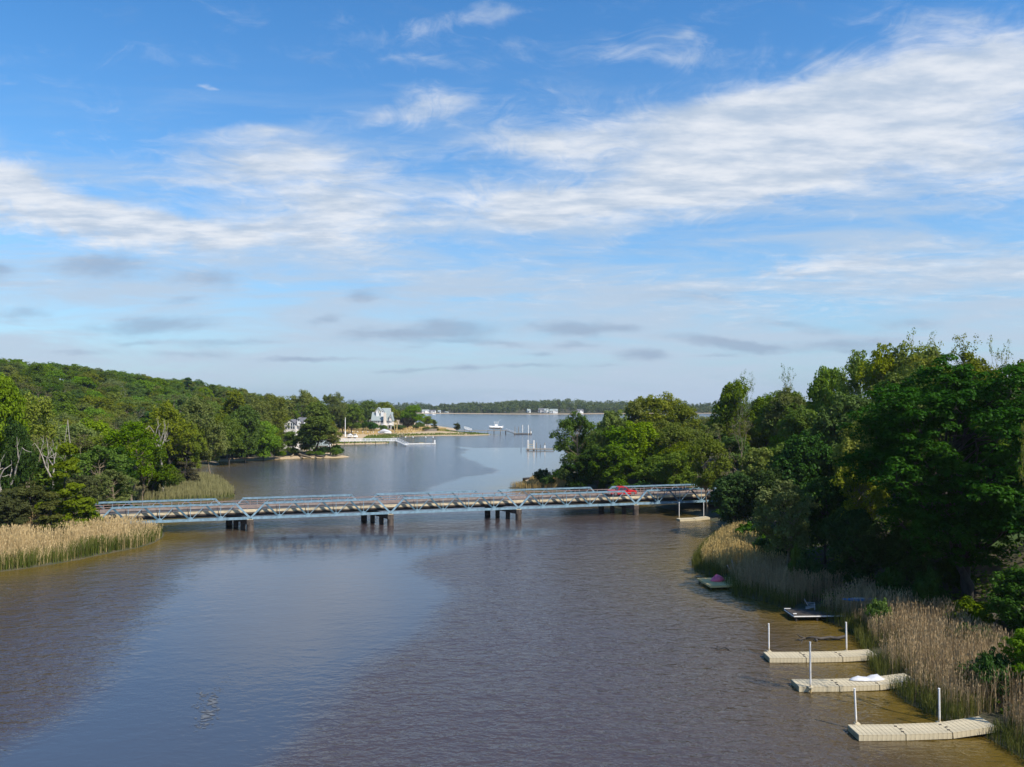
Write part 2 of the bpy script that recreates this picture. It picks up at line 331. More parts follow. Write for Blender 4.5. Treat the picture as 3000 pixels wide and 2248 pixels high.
# ------------------------------------------------------------------ ground and water sheets
def axis(*seg):
    out = []
    for a, b, st in seg: out += list(np.arange(a, b, st))
    return np.array(out)
gx = axis((-3000,-400,60),(-400,-170,5),(-170,170,1.6),(170,400,5),(400,3001,60))
gy = axis((-300,20,16),(20,260,1.5),(260,620,3.),(620,1500,14),(1500,1800,8),(1800,3001,80))
def sheet(name, gx, gy, fz, attrs, mat):
    X, Y = np.meshgrid(gx, gy); n, m = X.shape; Z = fz(X.ravel(), Y.ravel())
    V = np.stack([X.ravel(), Y.ravel(), Z], 1); i = np.arange(n*m).reshape(n, m)
    Fq = np.stack([i[:-1,:-1], i[:-1,1:], i[1:,1:], i[1:,:-1]], -1).reshape(-1, 4)
    me = mesh_np(name, V, Fq, mats=[mat], smooth=True, attrs=attrs(X.ravel(), Y.ravel()))
    return link(name, me)
gm = bpy.data.materials.new('ground_earth'); gm.use_nodes = True; q = G(gm.node_tree); b = q.n['Principled BSDF']
geo = q.node('ShaderNodeNewGeometry').outputs['Position']
nA = q.noise(geo, .35, 6, .65); nB = q.noise(geo, 2.5, 5, .7)
c = q.mix(q.ss(nA, .35, .65), (.040,.045,.018,1), (.085,.068,.035,1))
a_s = q.node('ShaderNodeAttribute', attribute_name='sand').outputs['Fac']; a_l = q.node('ShaderNodeAttribute', attribute_name='lawn').outputs['Fac']
sandc = q.mix(q.ss(nB, .3, .7), (.34,.24,.13,1), (.50,.38,.23,1)); lawnc = q.mix(q.ss(nB, .3, .7), (.035,.070,.010,1), (.065,.110,.016,1))  # lawn green set darker, its partial shade included in the colour
k = q.ss(q.m('ADD', a_s, q.m('MULTIPLY', q.m('SUBTRACT', nA, .5), .9)), .35, .65)
c = q.mix(k, c, sandc); c = q.mix(q.ss(a_l, .3, .7), c, lawnc)
q.l.new(c, b.inputs['Base Color']); b.inputs['Roughness'].default_value = .95
bp = q.node('ShaderNodeBump'); bp.inputs['Strength'].default_value = .5; bp.inputs['Distance'].default_value = .2; q.l.new(nB, bp.inputs['Height']); q.l.new(bp.outputs[0], b.inputs['Normal'])
def box_mask(x, y, pts, soft):
    return sst(sdist(poly(pts), x, y), -soft, soft)
LAWN = [Vector((51,83,0)), Vector((75,80,0)), Vector((85,95,0)), Vector((52,92,0))]
def gattrs(x, y):
    dl, df, dr = sdist(LP, x, y), sdist(FP, x, y), sdist(RP, x, y)
    beach = sst(y, 255, 285)*sst(dl, -1, 0)*(1-sst(dl, 6, 12))
    beach = np.maximum(beach, sst(y, 372, 390)*(dl > 0)*(x > -175)*(1-sst(dl, 36, 60))*sst(y, 330, 380))
    beach = np.maximum(beach, (df > -3)*(1-sst(df, 25, 50)))
    beach = np.maximum(beach, (dr > -1)*(1-sst(dr, 2, 5))*sst(y, 190, 215)*.9)
    return {'sand': beach, 'lawn': box_mask(x, y, LAWN, 2.)}
tag(sheet('ground', gx, gy, height, gattrs, gm), 'wooded and marshy ground along both river banks', None, None, 'structure')

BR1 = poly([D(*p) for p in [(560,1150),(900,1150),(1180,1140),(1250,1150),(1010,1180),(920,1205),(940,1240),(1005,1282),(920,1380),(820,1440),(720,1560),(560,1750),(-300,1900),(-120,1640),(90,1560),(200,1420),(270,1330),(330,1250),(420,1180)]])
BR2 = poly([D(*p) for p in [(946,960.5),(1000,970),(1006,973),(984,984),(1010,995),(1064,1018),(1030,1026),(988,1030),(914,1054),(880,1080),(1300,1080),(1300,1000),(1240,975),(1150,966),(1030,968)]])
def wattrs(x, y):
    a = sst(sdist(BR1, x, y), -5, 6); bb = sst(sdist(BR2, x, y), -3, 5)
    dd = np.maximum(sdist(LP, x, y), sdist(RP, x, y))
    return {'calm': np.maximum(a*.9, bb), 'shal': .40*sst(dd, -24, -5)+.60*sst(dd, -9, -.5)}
wm = bpy.data.materials.new('river_water'); wm.use_nodes = True; q = G(wm.node_tree); b = q.n['Principled BSDF']
geo = q.node('ShaderNodeNewGeometry').outputs['Position']
sx = q.node('ShaderNodeSeparateXYZ'); q.l.new(geo, sx.inputs[0]); wx, wy, _ = sx.outputs
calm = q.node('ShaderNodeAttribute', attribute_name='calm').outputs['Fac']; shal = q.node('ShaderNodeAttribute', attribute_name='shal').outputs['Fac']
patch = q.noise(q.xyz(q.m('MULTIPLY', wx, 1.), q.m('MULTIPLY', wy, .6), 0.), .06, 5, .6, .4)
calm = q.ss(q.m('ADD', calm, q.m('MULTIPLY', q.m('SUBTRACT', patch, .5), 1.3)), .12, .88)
rip1 = q.noise(q.xyz(q.m('MULTIPLY', wx, .55), q.m('ADD', wy, q.m('MULTIPLY', wx, .10)), 0.), 2.0, 3, .55, .3)
rip2 = q.noise(q.xyz(q.m('MULTIPLY', wx, .6), q.m('ADD', wy, q.m('MULTIPLY', wx, -.15)), 5.), .75, 3, .55, .4)
rip3 = q.noise(q.xyz(q.m('MULTIPLY', wx, .5), wy, 2.), .22, 2, .5)
hgt = q.m('ADD', q.m('MULTIPLY', rip1, .06), q.m('ADD', q.m('MULTIPLY', rip2, .10), q.m('MULTIPLY', rip3, .12)))
bp = q.node('ShaderNodeBump'); q.l.new(q.lin(calm, 0, 1, 2.0, .22), bp.inputs['Strength']); bp.inputs['Distance'].default_value = 1.0
q.l.new(hgt, bp.inputs['Height']); q.l.new(bp.outputs[0], b.inputs['Normal'])
wb = q.mix(q.m('MAXIMUM', calm, q.ss(wy, 135., 210.)), (.054,.042,.042,1), (.052,.062,.082,1)); wc = q.mix(shal, wb, (.105,.070,.012,1)); q.l.new(wc, b.inputs['Base Color'])  # sky reflection partly painted in: bluer base colour in calm and far water
q.l.new(q.lin(calm, 0, 1, .12, .07), b.inputs['Roughness']); b.inputs['IOR'].default_value = 1.42
wgx = axis((-3000,-400,200),(-400,-160,20),(-160,160,2.5),(160,400,20),(400,3001,200)); wgy = axis((-300,20,30),(20,300,2.5),(300,700,6),(700,2000,40),(2000,3001,500))
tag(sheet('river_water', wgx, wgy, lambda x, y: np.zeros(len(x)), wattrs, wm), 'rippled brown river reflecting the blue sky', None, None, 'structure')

# ------------------------------------------------------------------ the bridge
def B(s, t, z): return BO+BE*s+BN*t+Vector((0, 0, z))
bz = math.atan2(BE.y, BE.x)
br = empty('truss_bridge', (BO.x, BO.y, 0), bz, 'long low road bridge with light blue steel trusses and concrete piers crossing the river', 'bridge')
s0, s1 = -SPAN-3.5, 4*SPAN+3.5
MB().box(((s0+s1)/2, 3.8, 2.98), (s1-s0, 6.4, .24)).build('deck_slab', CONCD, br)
MB().box(((s0+s1)/2, 3.8, 3.106), (s1-s0, 5.2, .012)).build('road_surface', ASPH, br)
for t in (.78, 6.82):
    seg = SPAN/2; k = s0
    while k < s1-1:
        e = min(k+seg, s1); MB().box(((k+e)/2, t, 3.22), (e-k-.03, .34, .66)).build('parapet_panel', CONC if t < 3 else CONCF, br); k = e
for t in (1.3, 6.3, 2.6, 5.0): MB().box(((s0+s1)/2, t, 2.64), (s1-s0, .25, .42)).build('deck_girder', STEELD, br)
pm = MB().box((0, 0, .42), (.10, .12, .84)).mesh('rail_post', RUST)
for t in (.78, 6.82):
    rl = MB()
    for z in (4.28, 3.86): rl.box(((s0+s1)/2, t, z), (s1-s0, .09, .11))
    ro = rl.build('guard_rail', RUST, br)
    k = s0+.6
    while k < s1: link('rail_post', pm, ro, (k, t, 3.54)); k += SPAN/10
TH = 2.45; zb = 2.18; zt = zb+TH; pn = SPAN/5
def memb(length, w_, h_, mat, name):
    mb = MB(); mb.box((length/2, -w_/2+.02, 0), (length, .04, h_)); mb.box((length/2, w_/2-.02, 0), (length, .04, h_)); mb.box((length/2, 0, 0), (length, w_-.08, h_*.35)); return mb.mesh(name, mat)
bc = memb(SPAN-.5, .30, .40, BLUE, 'bottom_chord'); tcd = MB().box((pn*2, 0, 0), (pn*4+.2, .30, .24)).box((pn*2, 0, .135), (pn*4+.3, .36, .03)).mesh('top_chord', BLUE)
el = math.hypot(pn/2, TH); epm = MB().box((el/2, 0, 0), (el, .30, .26)).mesh('end_post', BLUE)
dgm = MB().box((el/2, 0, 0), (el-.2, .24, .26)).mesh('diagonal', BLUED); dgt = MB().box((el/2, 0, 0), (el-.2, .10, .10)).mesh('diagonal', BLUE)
vtm = MB().box((0, 0, TH/2-.05), (.08, .10, TH-.2)).mesh('vertical', BLUE)
gpm = MB().prism([(-.42,-.2),(.42,-.2),(.42,.1),(.15,.48),(-.15,.48),(-.42,.1)], -.19, .19).mesh('gusset_plate', BLUE)
def orient(o, a, ang): o.location = a; o.rotation_euler = (0, -ang, 0)
for side, t in ((0, 0.), (1, BW)):
    for k in range(-1, 4):
        sb = k*SPAN+(SKEW if side else 0)
        ch = link('truss_span', bc, br, (sb+.25, t, zb))
        def sub(name, me, s_, z_, ang=0.):
            o = link(name, me, ch); o.location = (s_-.25, 0, z_-zb); o.rotation_euler = (0, -ang, 0); return o
        sub('top_chord', tcd, pn/2, zt)
        a = math.atan2(TH, pn/2)
        sub('end_post', epm, 0, zb, a); sub('end_post', epm, SPAN, zb, math.pi-a)
        for j in range(5):
            if j > 0:
                sub('vertical', vtm, j*pn, zb); sub('gusset_plate', gpm, j*pn, zb)
                sub('diagonal', dgt, j*pn, zb, a)
            if j < 4: sub('diagonal', dgm, (j+1)*pn, zb, math.pi-a)
for k in range(-1, 5):
    a = Vector((k*SPAN, 0, 0)); bb = Vector((k*SPAN+SKEW, BW, 0)); d = (bb-a)
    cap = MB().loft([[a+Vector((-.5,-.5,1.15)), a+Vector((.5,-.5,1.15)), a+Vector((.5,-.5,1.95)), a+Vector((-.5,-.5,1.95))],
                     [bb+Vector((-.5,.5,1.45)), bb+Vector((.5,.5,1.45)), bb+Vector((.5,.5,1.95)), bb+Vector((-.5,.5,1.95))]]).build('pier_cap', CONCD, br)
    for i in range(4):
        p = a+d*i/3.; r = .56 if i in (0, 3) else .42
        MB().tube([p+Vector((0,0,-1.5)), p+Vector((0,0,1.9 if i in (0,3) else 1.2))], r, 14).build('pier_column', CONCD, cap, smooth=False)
    for p in (a, bb): MB().box((p.x, p.y, 1.945), (.9, .9, .08)).build('bearing_plate', CONC, cap)
# approach roads
for sa, sb in ((-200, s0), (s1, 210)):
    mb = MB(); n = 20
    P0 = [B(sa+(sb-sa)*i/n, 1.2, 0) for i in range(n+1)]; P1 = [B(sa+(sb-sa)*i/n, 6.4, 0) for i in range(n+1)]
    vs = [Vector((p.x, p.y, max(3.0, gz(p.x, p.y)+.06))) for p in P0]+[Vector((p.x, p.y, max(3.0, gz(p.x, p.y)+.06))) for p in P1]
    mb.add(vs, [(i, i+1, n+2+i, n+1+i) for i in range(n)]); tag(mb.build('approach_road', ASPH), None, None, None, 'structure')

# ------------------------------------------------------------------ red pickup on the bridge
RED = mat_basic('red_car_paint', (.52,.012,.02), .25, .08, 1); BLK = mat_basic('black_rubber', (.02,.02,.02), .7, .2, 2); CHR = mat_basic('steel_rim', (.55,.55,.57), .3, .1, 2, metal=.8)
LAMPM = mat_basic('lamp_lens', (.8,.8,.75), .15, .05, 2)
tp = B(69.9, 5.2, 3.112)
tr = empty('pickup_truck', tp, bz, 'red crew cab pickup truck driving along the far lane of the blue bridge', 'truck')
body = MB().prism([(-2.85,.55),(-2.85,1.12),(-1.15,1.15),(1.15,1.15),(1.3,1.17),(2.55,1.08),(2.8,.92),(2.82,.5),(2.3,.42),(2.25,.75),(1.95,.92),(1.6,.75),(1.55,.40),(-1.35,.40),(-1.4,.75),(-1.75,.92),(-2.1,.75),(-2.15,.45)], -.97, .97)
body.build('body', RED, tr, bevel=.03)
MB().prism([(-1.15,1.15),(-.95,1.80),(-.5,1.90),(.35,1.88),(.6,1.80),(1.2,1.17)], -.82, .82).build('cab', RED, tr, bevel=.04)
for sy in (-1, 1):
    y0, y1 = (sy*.824, sy*.834) if sy > 0 else (-.834, -.824)
    MB().prism([(-.95,1.22),(-.82,1.72),(-.15,1.78),(-.15,1.22)], y0, y1).build('side_window', GLASSM, tr)
    MB().prism([(-.07,1.22),(-.07,1.78),(.42,1.75),(.98,1.22)], y0, y1).build('side_window', GLASSM, tr)
    MB().box((.85, sy*1.05, 1.25), (.15, .18, .18)).build('mirror', RED, tr)
    MB().box((2.79, sy*.72, .88), (.08, .3, .18)).build('headlight', LAMPM, tr)
    for x in (-1.75, 1.95):
        wv = MB().tube([(x, sy*.72, .42), (x, sy*.98, .42)], .42, 18).build('wheel', BLK, tr)
        MB().tube([(x, sy*.9, .42), (x, sy*.99, .42)], .24, 12).build('rim', CHR, wv)
MB().add([(.66,-.74,1.78),(.66,.74,1.78),(1.2,.78,1.2),(1.2,-.78,1.2)], [(0,1,2,3)]).build('windshield', GLASSM, tr, loc=(.012,0,.012))
MB().add([(-1.13,-.72,1.22),(-1.13,.72,1.22),(-.96,.7,1.74),(-.96,-.7,1.74)], [(0,1,2,3)]).build('rear_window', GLASSM, tr, loc=(-.014,0,.004))
MB().box((2.86, 0, .5), (.12, 1.9, .22)).build('bumper', CHR, tr)
MB().box((-2.9, 0, .55), (.12, 1.9, .2)).build('bumper', CHR, tr)

# ------------------------------------------------------------------ trees: prototypes
def unit(v): return v/np.maximum(np.linalg.norm(v, axis=-1, keepdims=True), 1e-9)
def leaf_quads(C, R, n, size, flat=.7, up=.6, spread=1.0, long=1.0, tint=None):
    """leaf-sized quads round the cluster centres C (m,3) of radius R (m,)"""
    m = len(C); d = unit(rng.normal(size=(m, n, 3))); d[..., 2] = np.where(d[..., 2] < -.65, -d[..., 2], d[..., 2])
    r = rng.uniform(.45, 1.0, (m, n, 1))**.6
    P = C[:, None, :]+d*r*R[:, None, None]*np.array([spread, spread, flat])
    N = unit(d*.75+np.array([0, 0, up])+rng.normal(size=d.shape)*.34)
    T = unit(np.cross(N, unit(rng.normal(size=d.shape)))); Bn = np.cross(N, T)
    s = (size*rng.uniform(.6, 1.35, (m, n, 1)))
    V = np.stack([P-T*s*long, P-Bn*s*.62, P+T*s*long, P+Bn*s*.62], 2).reshape(-1, 3)
    k = m*n; Fq = np.arange(k*4).reshape(k, 4)
    ct = rng.uniform(0, 1, m) if tint is None else tint
    tt = np.clip(ct[:, None]*.75+rng.uniform(0, .35, (m, n)), 0, 1)
    return V, Fq, np.repeat(tt.ravel(), 4)
def crown(H_, R_, base, nl, nc, lr, cr, shape='round'):
    """lobes on a crown envelope, clusters on the lobes"""
    L = []; hz_ = (H_-base)/2; i = 0
    while len(L) < nl:
        l = lr*rng.uniform(.7, 1.25); i += 1
        if shape in ('round', 'tall', 'umbrella'):
            d = unit(rng.normal(size=3)); 
            if shape == 'umbrella' and d[2] < -.2: d[2] *= -.7
            if i < 4: d = unit(np.array([rng.normal()*.25, rng.normal()*.25, 1.]))
            q_ = rng.uniform(.35, 1)**.5; pw = 1.0 if shape != 'tall' else (1-.25*d[2])
            L.append((d[0]*q_*(R_-l*.9)*pw, d[1]*q_*(R_-l*.9)*pw, base+hz_+d[2]*q_*(hz_-l*.8), l))
        else:
            t = rng.uniform(0, 1); rr = max(.06, (1-t)**.85); a = rng.uniform(0, 2*math.pi); q_ = math.sqrt(rng.uniform(.15, 1))*rr
            l *= .45+.6*(1-t); z = min(base+(H_-base)*t, H_-l*.6)
            L.append((math.cos(a)*q_*(R_-l*.55), math.sin(a)*q_*(R_-l*.55), z, l))
    L = np.array(L); C = []; lt = []
    for i, (x, y, z, l) in enumerate(L):
        d = unit(rng.normal(size=(nc, 3))); d[:, 2] = np.where(d[:, 2] < -.55, -d[:, 2]*.6, d[:, 2])
        C.append(np.array([x, y, z])+d*l*rng.uniform(.65, 1.0, (nc, 1))*np.array([1, 1, .88])); lt += [i]*nc
    C = np.concatenate(C); lobe_t = rng.uniform(0, 1, nl)[np.array(lt)]
    return L, C, cr*rng.uniform(.7, 1.3, len(C)), np.clip(lobe_t*.55+rng.uniform(0, .5, len(C)), 0, 1)
class Tubes:
    def __init__(s): s.v = []; s.f = []; s.n = 0
    def add(s, pts, rad, k=5):
        pts = np.asarray(pts, float); m = len(pts); d = np.gradient(pts, axis=0); d = unit(d)
        ref = np.where(np.abs(d[:, 2:3]) < .9, np.array([[0, 0, 1.]]), np.array([[1., 0, 0]])); r = unit(np.cross(d, ref)); u = np.cross(r, d)
        a = np.arange(k)*2*math.pi/k
        V = pts[:, None]+(r[:, None]*np.cos(a)[None, :, None]+u[:, None]*np.sin(a)[None, :, None])*np.asarray(rad)[:, None, None]
        i = np.arange(m*k).reshape(m, k)+s.n; j = np.roll(i, -1, 1)
        s.v.append(V.reshape(-1, 3)); s.f.append(np.stack([i[:-1], j[:-1], j[1:], i[1:]], -1).reshape(-1, 4)); s.n += m*k
    def mesh(s, name, mat): return mesh_np(name, np.concatenate(s.v), np.concatenate(s.f), mats=[mat], smooth=True)
def curve(a, b, n=5, wob=.08, sag=0.):
    a = np.asarray(a, float); b = np.asarray(b, float); t = np.linspace(0, 1, n)[:, None]; L = np.linalg.norm(b-a)
    p = a+(b-a)*t; w_ = rng.normal(size=(n, 3))*wob*L; w_[0] = 0; w_[-1] = 0; p = p+w_; p[:, 2] += sag*L*4*(t*(1-t))[:, 0]; return p
def make_tree(H_, R_, base, nl, nc, nleaf, lr, cr, size, shape='round', bark=BARK, trad=.28, up=.35, flat=.9, twig=.4, trunks=1, long=1.0):
    L, C, Rr, tint = crown(H_, R_, base, nl, nc, lr, cr, shape)
    tb = Tubes(); axisx = []
    for k in range(trunks):
        a = rng.uniform(0, 6.28); off = R_*.28 if trunks > 1 else R_*.06
        top = np.array([math.cos(a)*off, math.sin(a)*off, H_*(.86 if shape in ('cone', 'tall') else .68)])
        p = curve((0, 0, -.6), top, 8, .018); tb.add(p, np.linspace(trad*(1 if trunks == 1 else .75), trad*.22, 8), 8); axisx.append(p)
    for (x, y, z, l) in L:
        p = axisx[rng.integers(trunks)]; zz = max(base*rng.uniform(.7, 1.3), z*rng.uniform(.72, .95)-.3*math.hypot(x, y))
        if shape == 'cone': zz = z-.1*math.hypot(x, y)
        i = int(np.argmin(abs(p[:, 2]-zz))); rr = trad*.42*(1-.6*z/H_)
        tb.add(curve(p[i], (x, y, z), 5, .05, .04), np.linspace(rr, rr*.3, 5), 5)
        if twig > 0:
            dd = np.linalg.norm(C-np.array([x, y, z]), axis=1)
            for j in np.argsort(dd)[:int(nc*twig)]:
                tb.add(curve((x, y, z-.1*l), C[j], 3, .08), [rr*.26, rr*.18, .012], 3)
    V, Fq, T = leaf_quads(C, Rr, nleaf, size, flat, up, tint=tint, long=long)
    return tb.mesh('trunk', bark), mesh_np('crown', V, Fq, mats=[LEAF['green']], attrs={'tint': T}), H_, R_
def grow(tb, tips, p, d, ln, rad, depth, bend=.35, fork=(2, 3), upw=.15, shrink=.76):
    n = 4; pts = [p]; dd = d
    for i in range(n-1):
        dd = unit(dd+rng.normal(size=3)*.13+np.array([0, 0, upw*.25])); pts.append(pts[-1]+dd*ln/(n-1))
    tb.add(pts, np.linspace(rad, rad*.62, n), 6 if rad > .08 else (4 if rad > .03 else 3))
    if depth == 0: tips.append(pts[-1]); return
    for k in range(rng.integers(fork[0], fork[1]+1)):
        nd = unit(dd+rng.normal(size=3)*bend*1.35+np.array([0, 0, upw])); grow(tb, tips, pts[-1] if k < 2 else pts[-2], nd, ln*shrink*rng.uniform(.8, 1.15), rad*.60, depth-1, bend, fork, upw, shrink)
    tips.append(pts[-1])
def make_bare(H_, depth, bark, rad, leaves=0, size=.2, fork=(2, 3), bend=.4, cr=.5, lean=0., first=.28):
    tb = Tubes(); tips = []
    grow(tb, tips, np.array([0., 0., -.5]), unit(np.array([lean, 0, 1.])), H_*first, rad, depth, bend, fork)
    V = np.concatenate(tb.v); zmax = V[:, 2].max(); k = H_/zmax; tb.v = [v*k for v in tb.v]; tips = np.array(tips)*k
    R_ = np.percentile(np.hypot(V[:, 0], V[:, 1])*k, 97)
    cm = None
    if leaves:
        V, Fq, T = leaf_quads(tips, np.full(len(tips), cr), leaves, size, .8, .5)
        cm = mesh_np('crown', V, Fq, mats=[LEAF['olive']], attrs={'tint': T})
    return tb.mesh('trunk', bark), cm, H_, R_
P_ = {}
P_['round'] = [make_tree(16, 6.2, 2.2, 30, 15, 44, 2.3, .85, .23), make_tree(16, 6.5, 1.8, 38, 13, 42, 2.0, .82, .23)]
P_['airy'] = [make_tree(17, 6.6, 3.5, 36, 12, 32, 1.8, .75, .20, up=.4, twig=.8, bark=BARKT), make_tree(16, 6.0, 3.0, 32, 12, 32, 1.9, .78, .2, twig=.8)]
P_['tall'] = [make_tree(19, 4.8, 2.5, 34, 12, 42, 1.8, .78, .22, 'tall'), make_tree(18, 5.0, 3.0, 30, 13, 40, 1.9, .8, .22, 'tall', trunks=2)]
P_['cedar'] = [make_tree(13, 4.2, .8, 46, 10, 40, 1.15, .62, .15, 'cone', up=.3, flat=.5, long=1.5), make_tree(12, 4.6, 1.0, 40, 10, 40, 1.5, .6, .15, 'round', up=.3, flat=.5, trunks=2, long=1.5)]
P_['sparse'] = [make_bare(16, 7, BARKT, .30, 9, .13, fork=(2,2), bend=.50, cr=.45, first=.2), make_bare(16, 6, BARKP, .26, 9, .14, bend=.52, cr=.5, first=.22)]
P_['bare'] = [make_bare(12, 6, BARKT, .22, 0, bend=.42), make_bare(12, 6, BARKT, .2, 2, .1, bend=.45)]
P_['snag'] = [make_bare(11, 4, BARKP, .24, 0, fork=(1, 3), bend=.5), make_bare(11, 4, BARKP, .22, 0, fork=(1, 2), bend=.55)]
P_['shrub'] = [make_tree(3.2, 2.4, .2, 12, 12, 42, .95, .42, .13, 'round', trad=.06, twig=.3), make_tree(3.0, 2.6, .2, 12, 10, 34, .95, .42, .12, 'round', trad=.05, twig=.6)]
P_['maple'] = [make_tree(23, 11.5, 2.2, 110, 22, 66, 2.4, .80, .15, 'round', trad=.5, twig=.25, trunks=3, flat=.5, up=.8, bark=BARK)]
NAMES = {'round': 'broadleaf_tree', 'airy': 'oak_tree', 'tall': 'poplar_tree', 'cedar': 'cedar_tree', 'oakspread': 'spreading_tree', 'sparse': 'sparse_tree', 'bare': 'leafless_tree', 'snag': 'dead_tree', 'shrub': 'shrub', 'maple': 'maple_tree'}
def leafmat(o, m):
    o.material_slots[0].link = 'OBJECT'; o.material_slots[0].material = m
NT = [0]
def put_tree(kind, x, y, z, height_, width, leaf, label, group=None, cat=None, var=None, rz=None):
    pr = P_[kind]; tm, cm, h0, r0 = pr[NT[0] % len(pr) if var is None else var]; NT[0] += 1
    sz = height_/h0; sxy = width/(2*r0)
    e = empty(NAMES[kind], (x, y, z), rng.uniform(0, 6.28) if rz is None else rz, label, cat or ('shrub' if kind == 'shrub' else 'tree'), group); e.scale = (sxy, sxy, sz)
    t = link('trunk', tm, e)
    if cm is not None:
        c = link('crown', cm, e); leafmat(c, LEAF[leaf])
    return e
def T(kind, dx, dtop, dw, Y, leaf, label, group=None, var=None, z=None, rz=None, cat=None):
    p = QD(dx, dtop, Y); g0 = gz(p.x, Y) if z is None else z
    h = max(p.z-g0, 1.2)*(1.04 if kind != 'shrub' else 1); return put_tree(kind, p.x, Y, g0-.1, h, dw*S/FL*Y, leaf, label, group, cat, var, rz)

# ---- individually placed trees, right bank (display x, top y, width, distance)
GR = 'trees on the wooded right bank'
RT = [
 ('airy',1246,892,120,188,'green','dark leafy tree overhanging the water at the outer end of the right bank'),
 ('round',1322,880,95,196,'bright','slender bright green tree next to the outermost tree of the right bank'),
 ('tall',1368,866,90,204,'yellow','thin yellow-green tree rising behind the red pickup truck'),
 ('airy',1425,848,130,205,'yellow','open-crowned tree with bare twiggy top behind the far bridge truss'),
 ('airy',1470,868,95,200,'olive','olive tree filling the dip in the skyline before the tall leafy tree'),
 ('round',1385,905,135,184,'bright','dark green tree right behind the pickup truck and the far truss'),
 ('airy',1452,915,120,180,'olive','drooping grey-olive tree behind the right hand end of the far truss'),
 ('round',1330,955,120,180,'green','low green tree on the bank left of the pickup truck'),
 ('round',1430,980,130,174,'green','broad green tree with hanging leaves close behind the far truss end'),
 ('round',1290,960,95,183,'dark','dark round tree behind the overhanging tree at the bank end'),
 ('round',1588,818,110,196,'green','tall dark-green tree standing high above its neighbours, with airy top'),
 ('sparse',1590,808,120,198,'green','sparse twiggy top showing above the tall dark-green tree'),
 ('airy',1524,938,112,143.5,'olive','fine-leaved olive tree with tan trunk growing at the right bridge end'),
 ('bare',1604,905,90,166,'brown','brown leafless spreading tree in the middle of the right hand wood'),
 ('round',1652,850,100,196,'bright','bright green round crown on the ridge behind the brown leafless tree'),
 ('sparse',1715,796,130,185,'green','lone twiggy tree top with wide branches against the sky on the slope'),
 ('airy',1700,840,110,180,'olive','olive green crown below the lone twiggy tree top'),
 ('round',1790,782,120,160,'bright','bright green crown at the left shoulder of the high right hand hill'),
 ('airy',1850,762,130,150,'bright','mid green leafy crown on the skyline left of the pale trunked tree'),
 ('sparse',1950,722,240,135,'yellow','highest tree of the hill with airy crown and pale bent trunks'),
 ('airy',1905,748,140,142,'yellow','olive crown just left of the highest airy tree'),
 ('airy',1965,740,190,138,'yellow','yellow-green crown of fine leaves inside the highest twiggy tree'),
 ('airy',2090,765,190,124,'olive','olive crown peeping over the top of the great maple'),
 ('round',1700,838,150,182,'green','green crown filling the slope under the lone twiggy top'),
 ('sparse',2050,738,170,128,'olive','thin bronze-green tree top right of the highest tree'),
 ('sparse',2135,738,180,120,'olive','thin bronze-green tree top above the great maple'),
 ('round',2230,765,160,120,'yellow','yellow-green crown behind the great maple at the picture edge'),
 ('round',1840,840,190,122,'green','large mid-green crown halfway up the right hand hill'),
 ('round',1730,875,150,140,'green','dark green crown in the hollow below the lone twiggy tree'),
 ('airy',1880,900,170,105,'yellow','ochre-green crown beside the left edge of the great maple'),
 ('round',1740,930,170,120,'dark','deep green crown above the feathery tree by the water'),
 ('round',1640,960,120,140,'olive','yellow-olive crown right of the brown leafless tree'),
 ('round',1660,1010,130,118,'dark','very dark crown hanging over the right bridge end'),
 ('round',1592,1015,130,122,'dark','dark low tree overhanging the small float by the bridge'),
 ('airy',1850,985,140,92,'yellow','ochre-leaved tree wedged between the dark crowns and the maple'),
 ('round',1780,1020,150,95,'dark','shaded dark tree behind the feathery grey-green tree'),
 ('airy',1700,1040,170,90,'grey','feathery grey-green tree leaning out over the reeds'),
 ('round',1850,1090,150,82,'dark','dark shaded tree at the foot of the hill left of the maple trunks'),
 ('round',1950,790,200,92,'green','green crown rising just behind the left half of the maple'),
 ('round',2000,760,150,128,'olive','olive crown below the highest airy tree'),
 ('sparse',2235,935,150,48,'yellow','near branch with small yellow-green leaves hanging in at the picture edge'),
 ('round',1960,1130,150,80,'dark','dark bushy tree under the left limbs of the maple'),
 ('round',2300,1150,150,66,'dark','dark tree at the picture edge below the lawn'),
 ('airy',2290,880,200,90,'green','green crown at the picture edge behind the great maple'),
]
for r in RT: T(*r[:6], label=r[6], group=GR)
T('round', 2225, 1350, 130, 53, 'bright', 'sunlit bright green bushy tree at the right picture edge behind the nearest reeds')
T('round', 2215, 1215, 170, 64, 'dark', 'shaded dark tree below the lawn at the right picture edge')
T('maple', 2085, 783, 545, 76, 'maple', 'great dark green maple with layered leaves leaning over the reeds, largest tree of the picture')
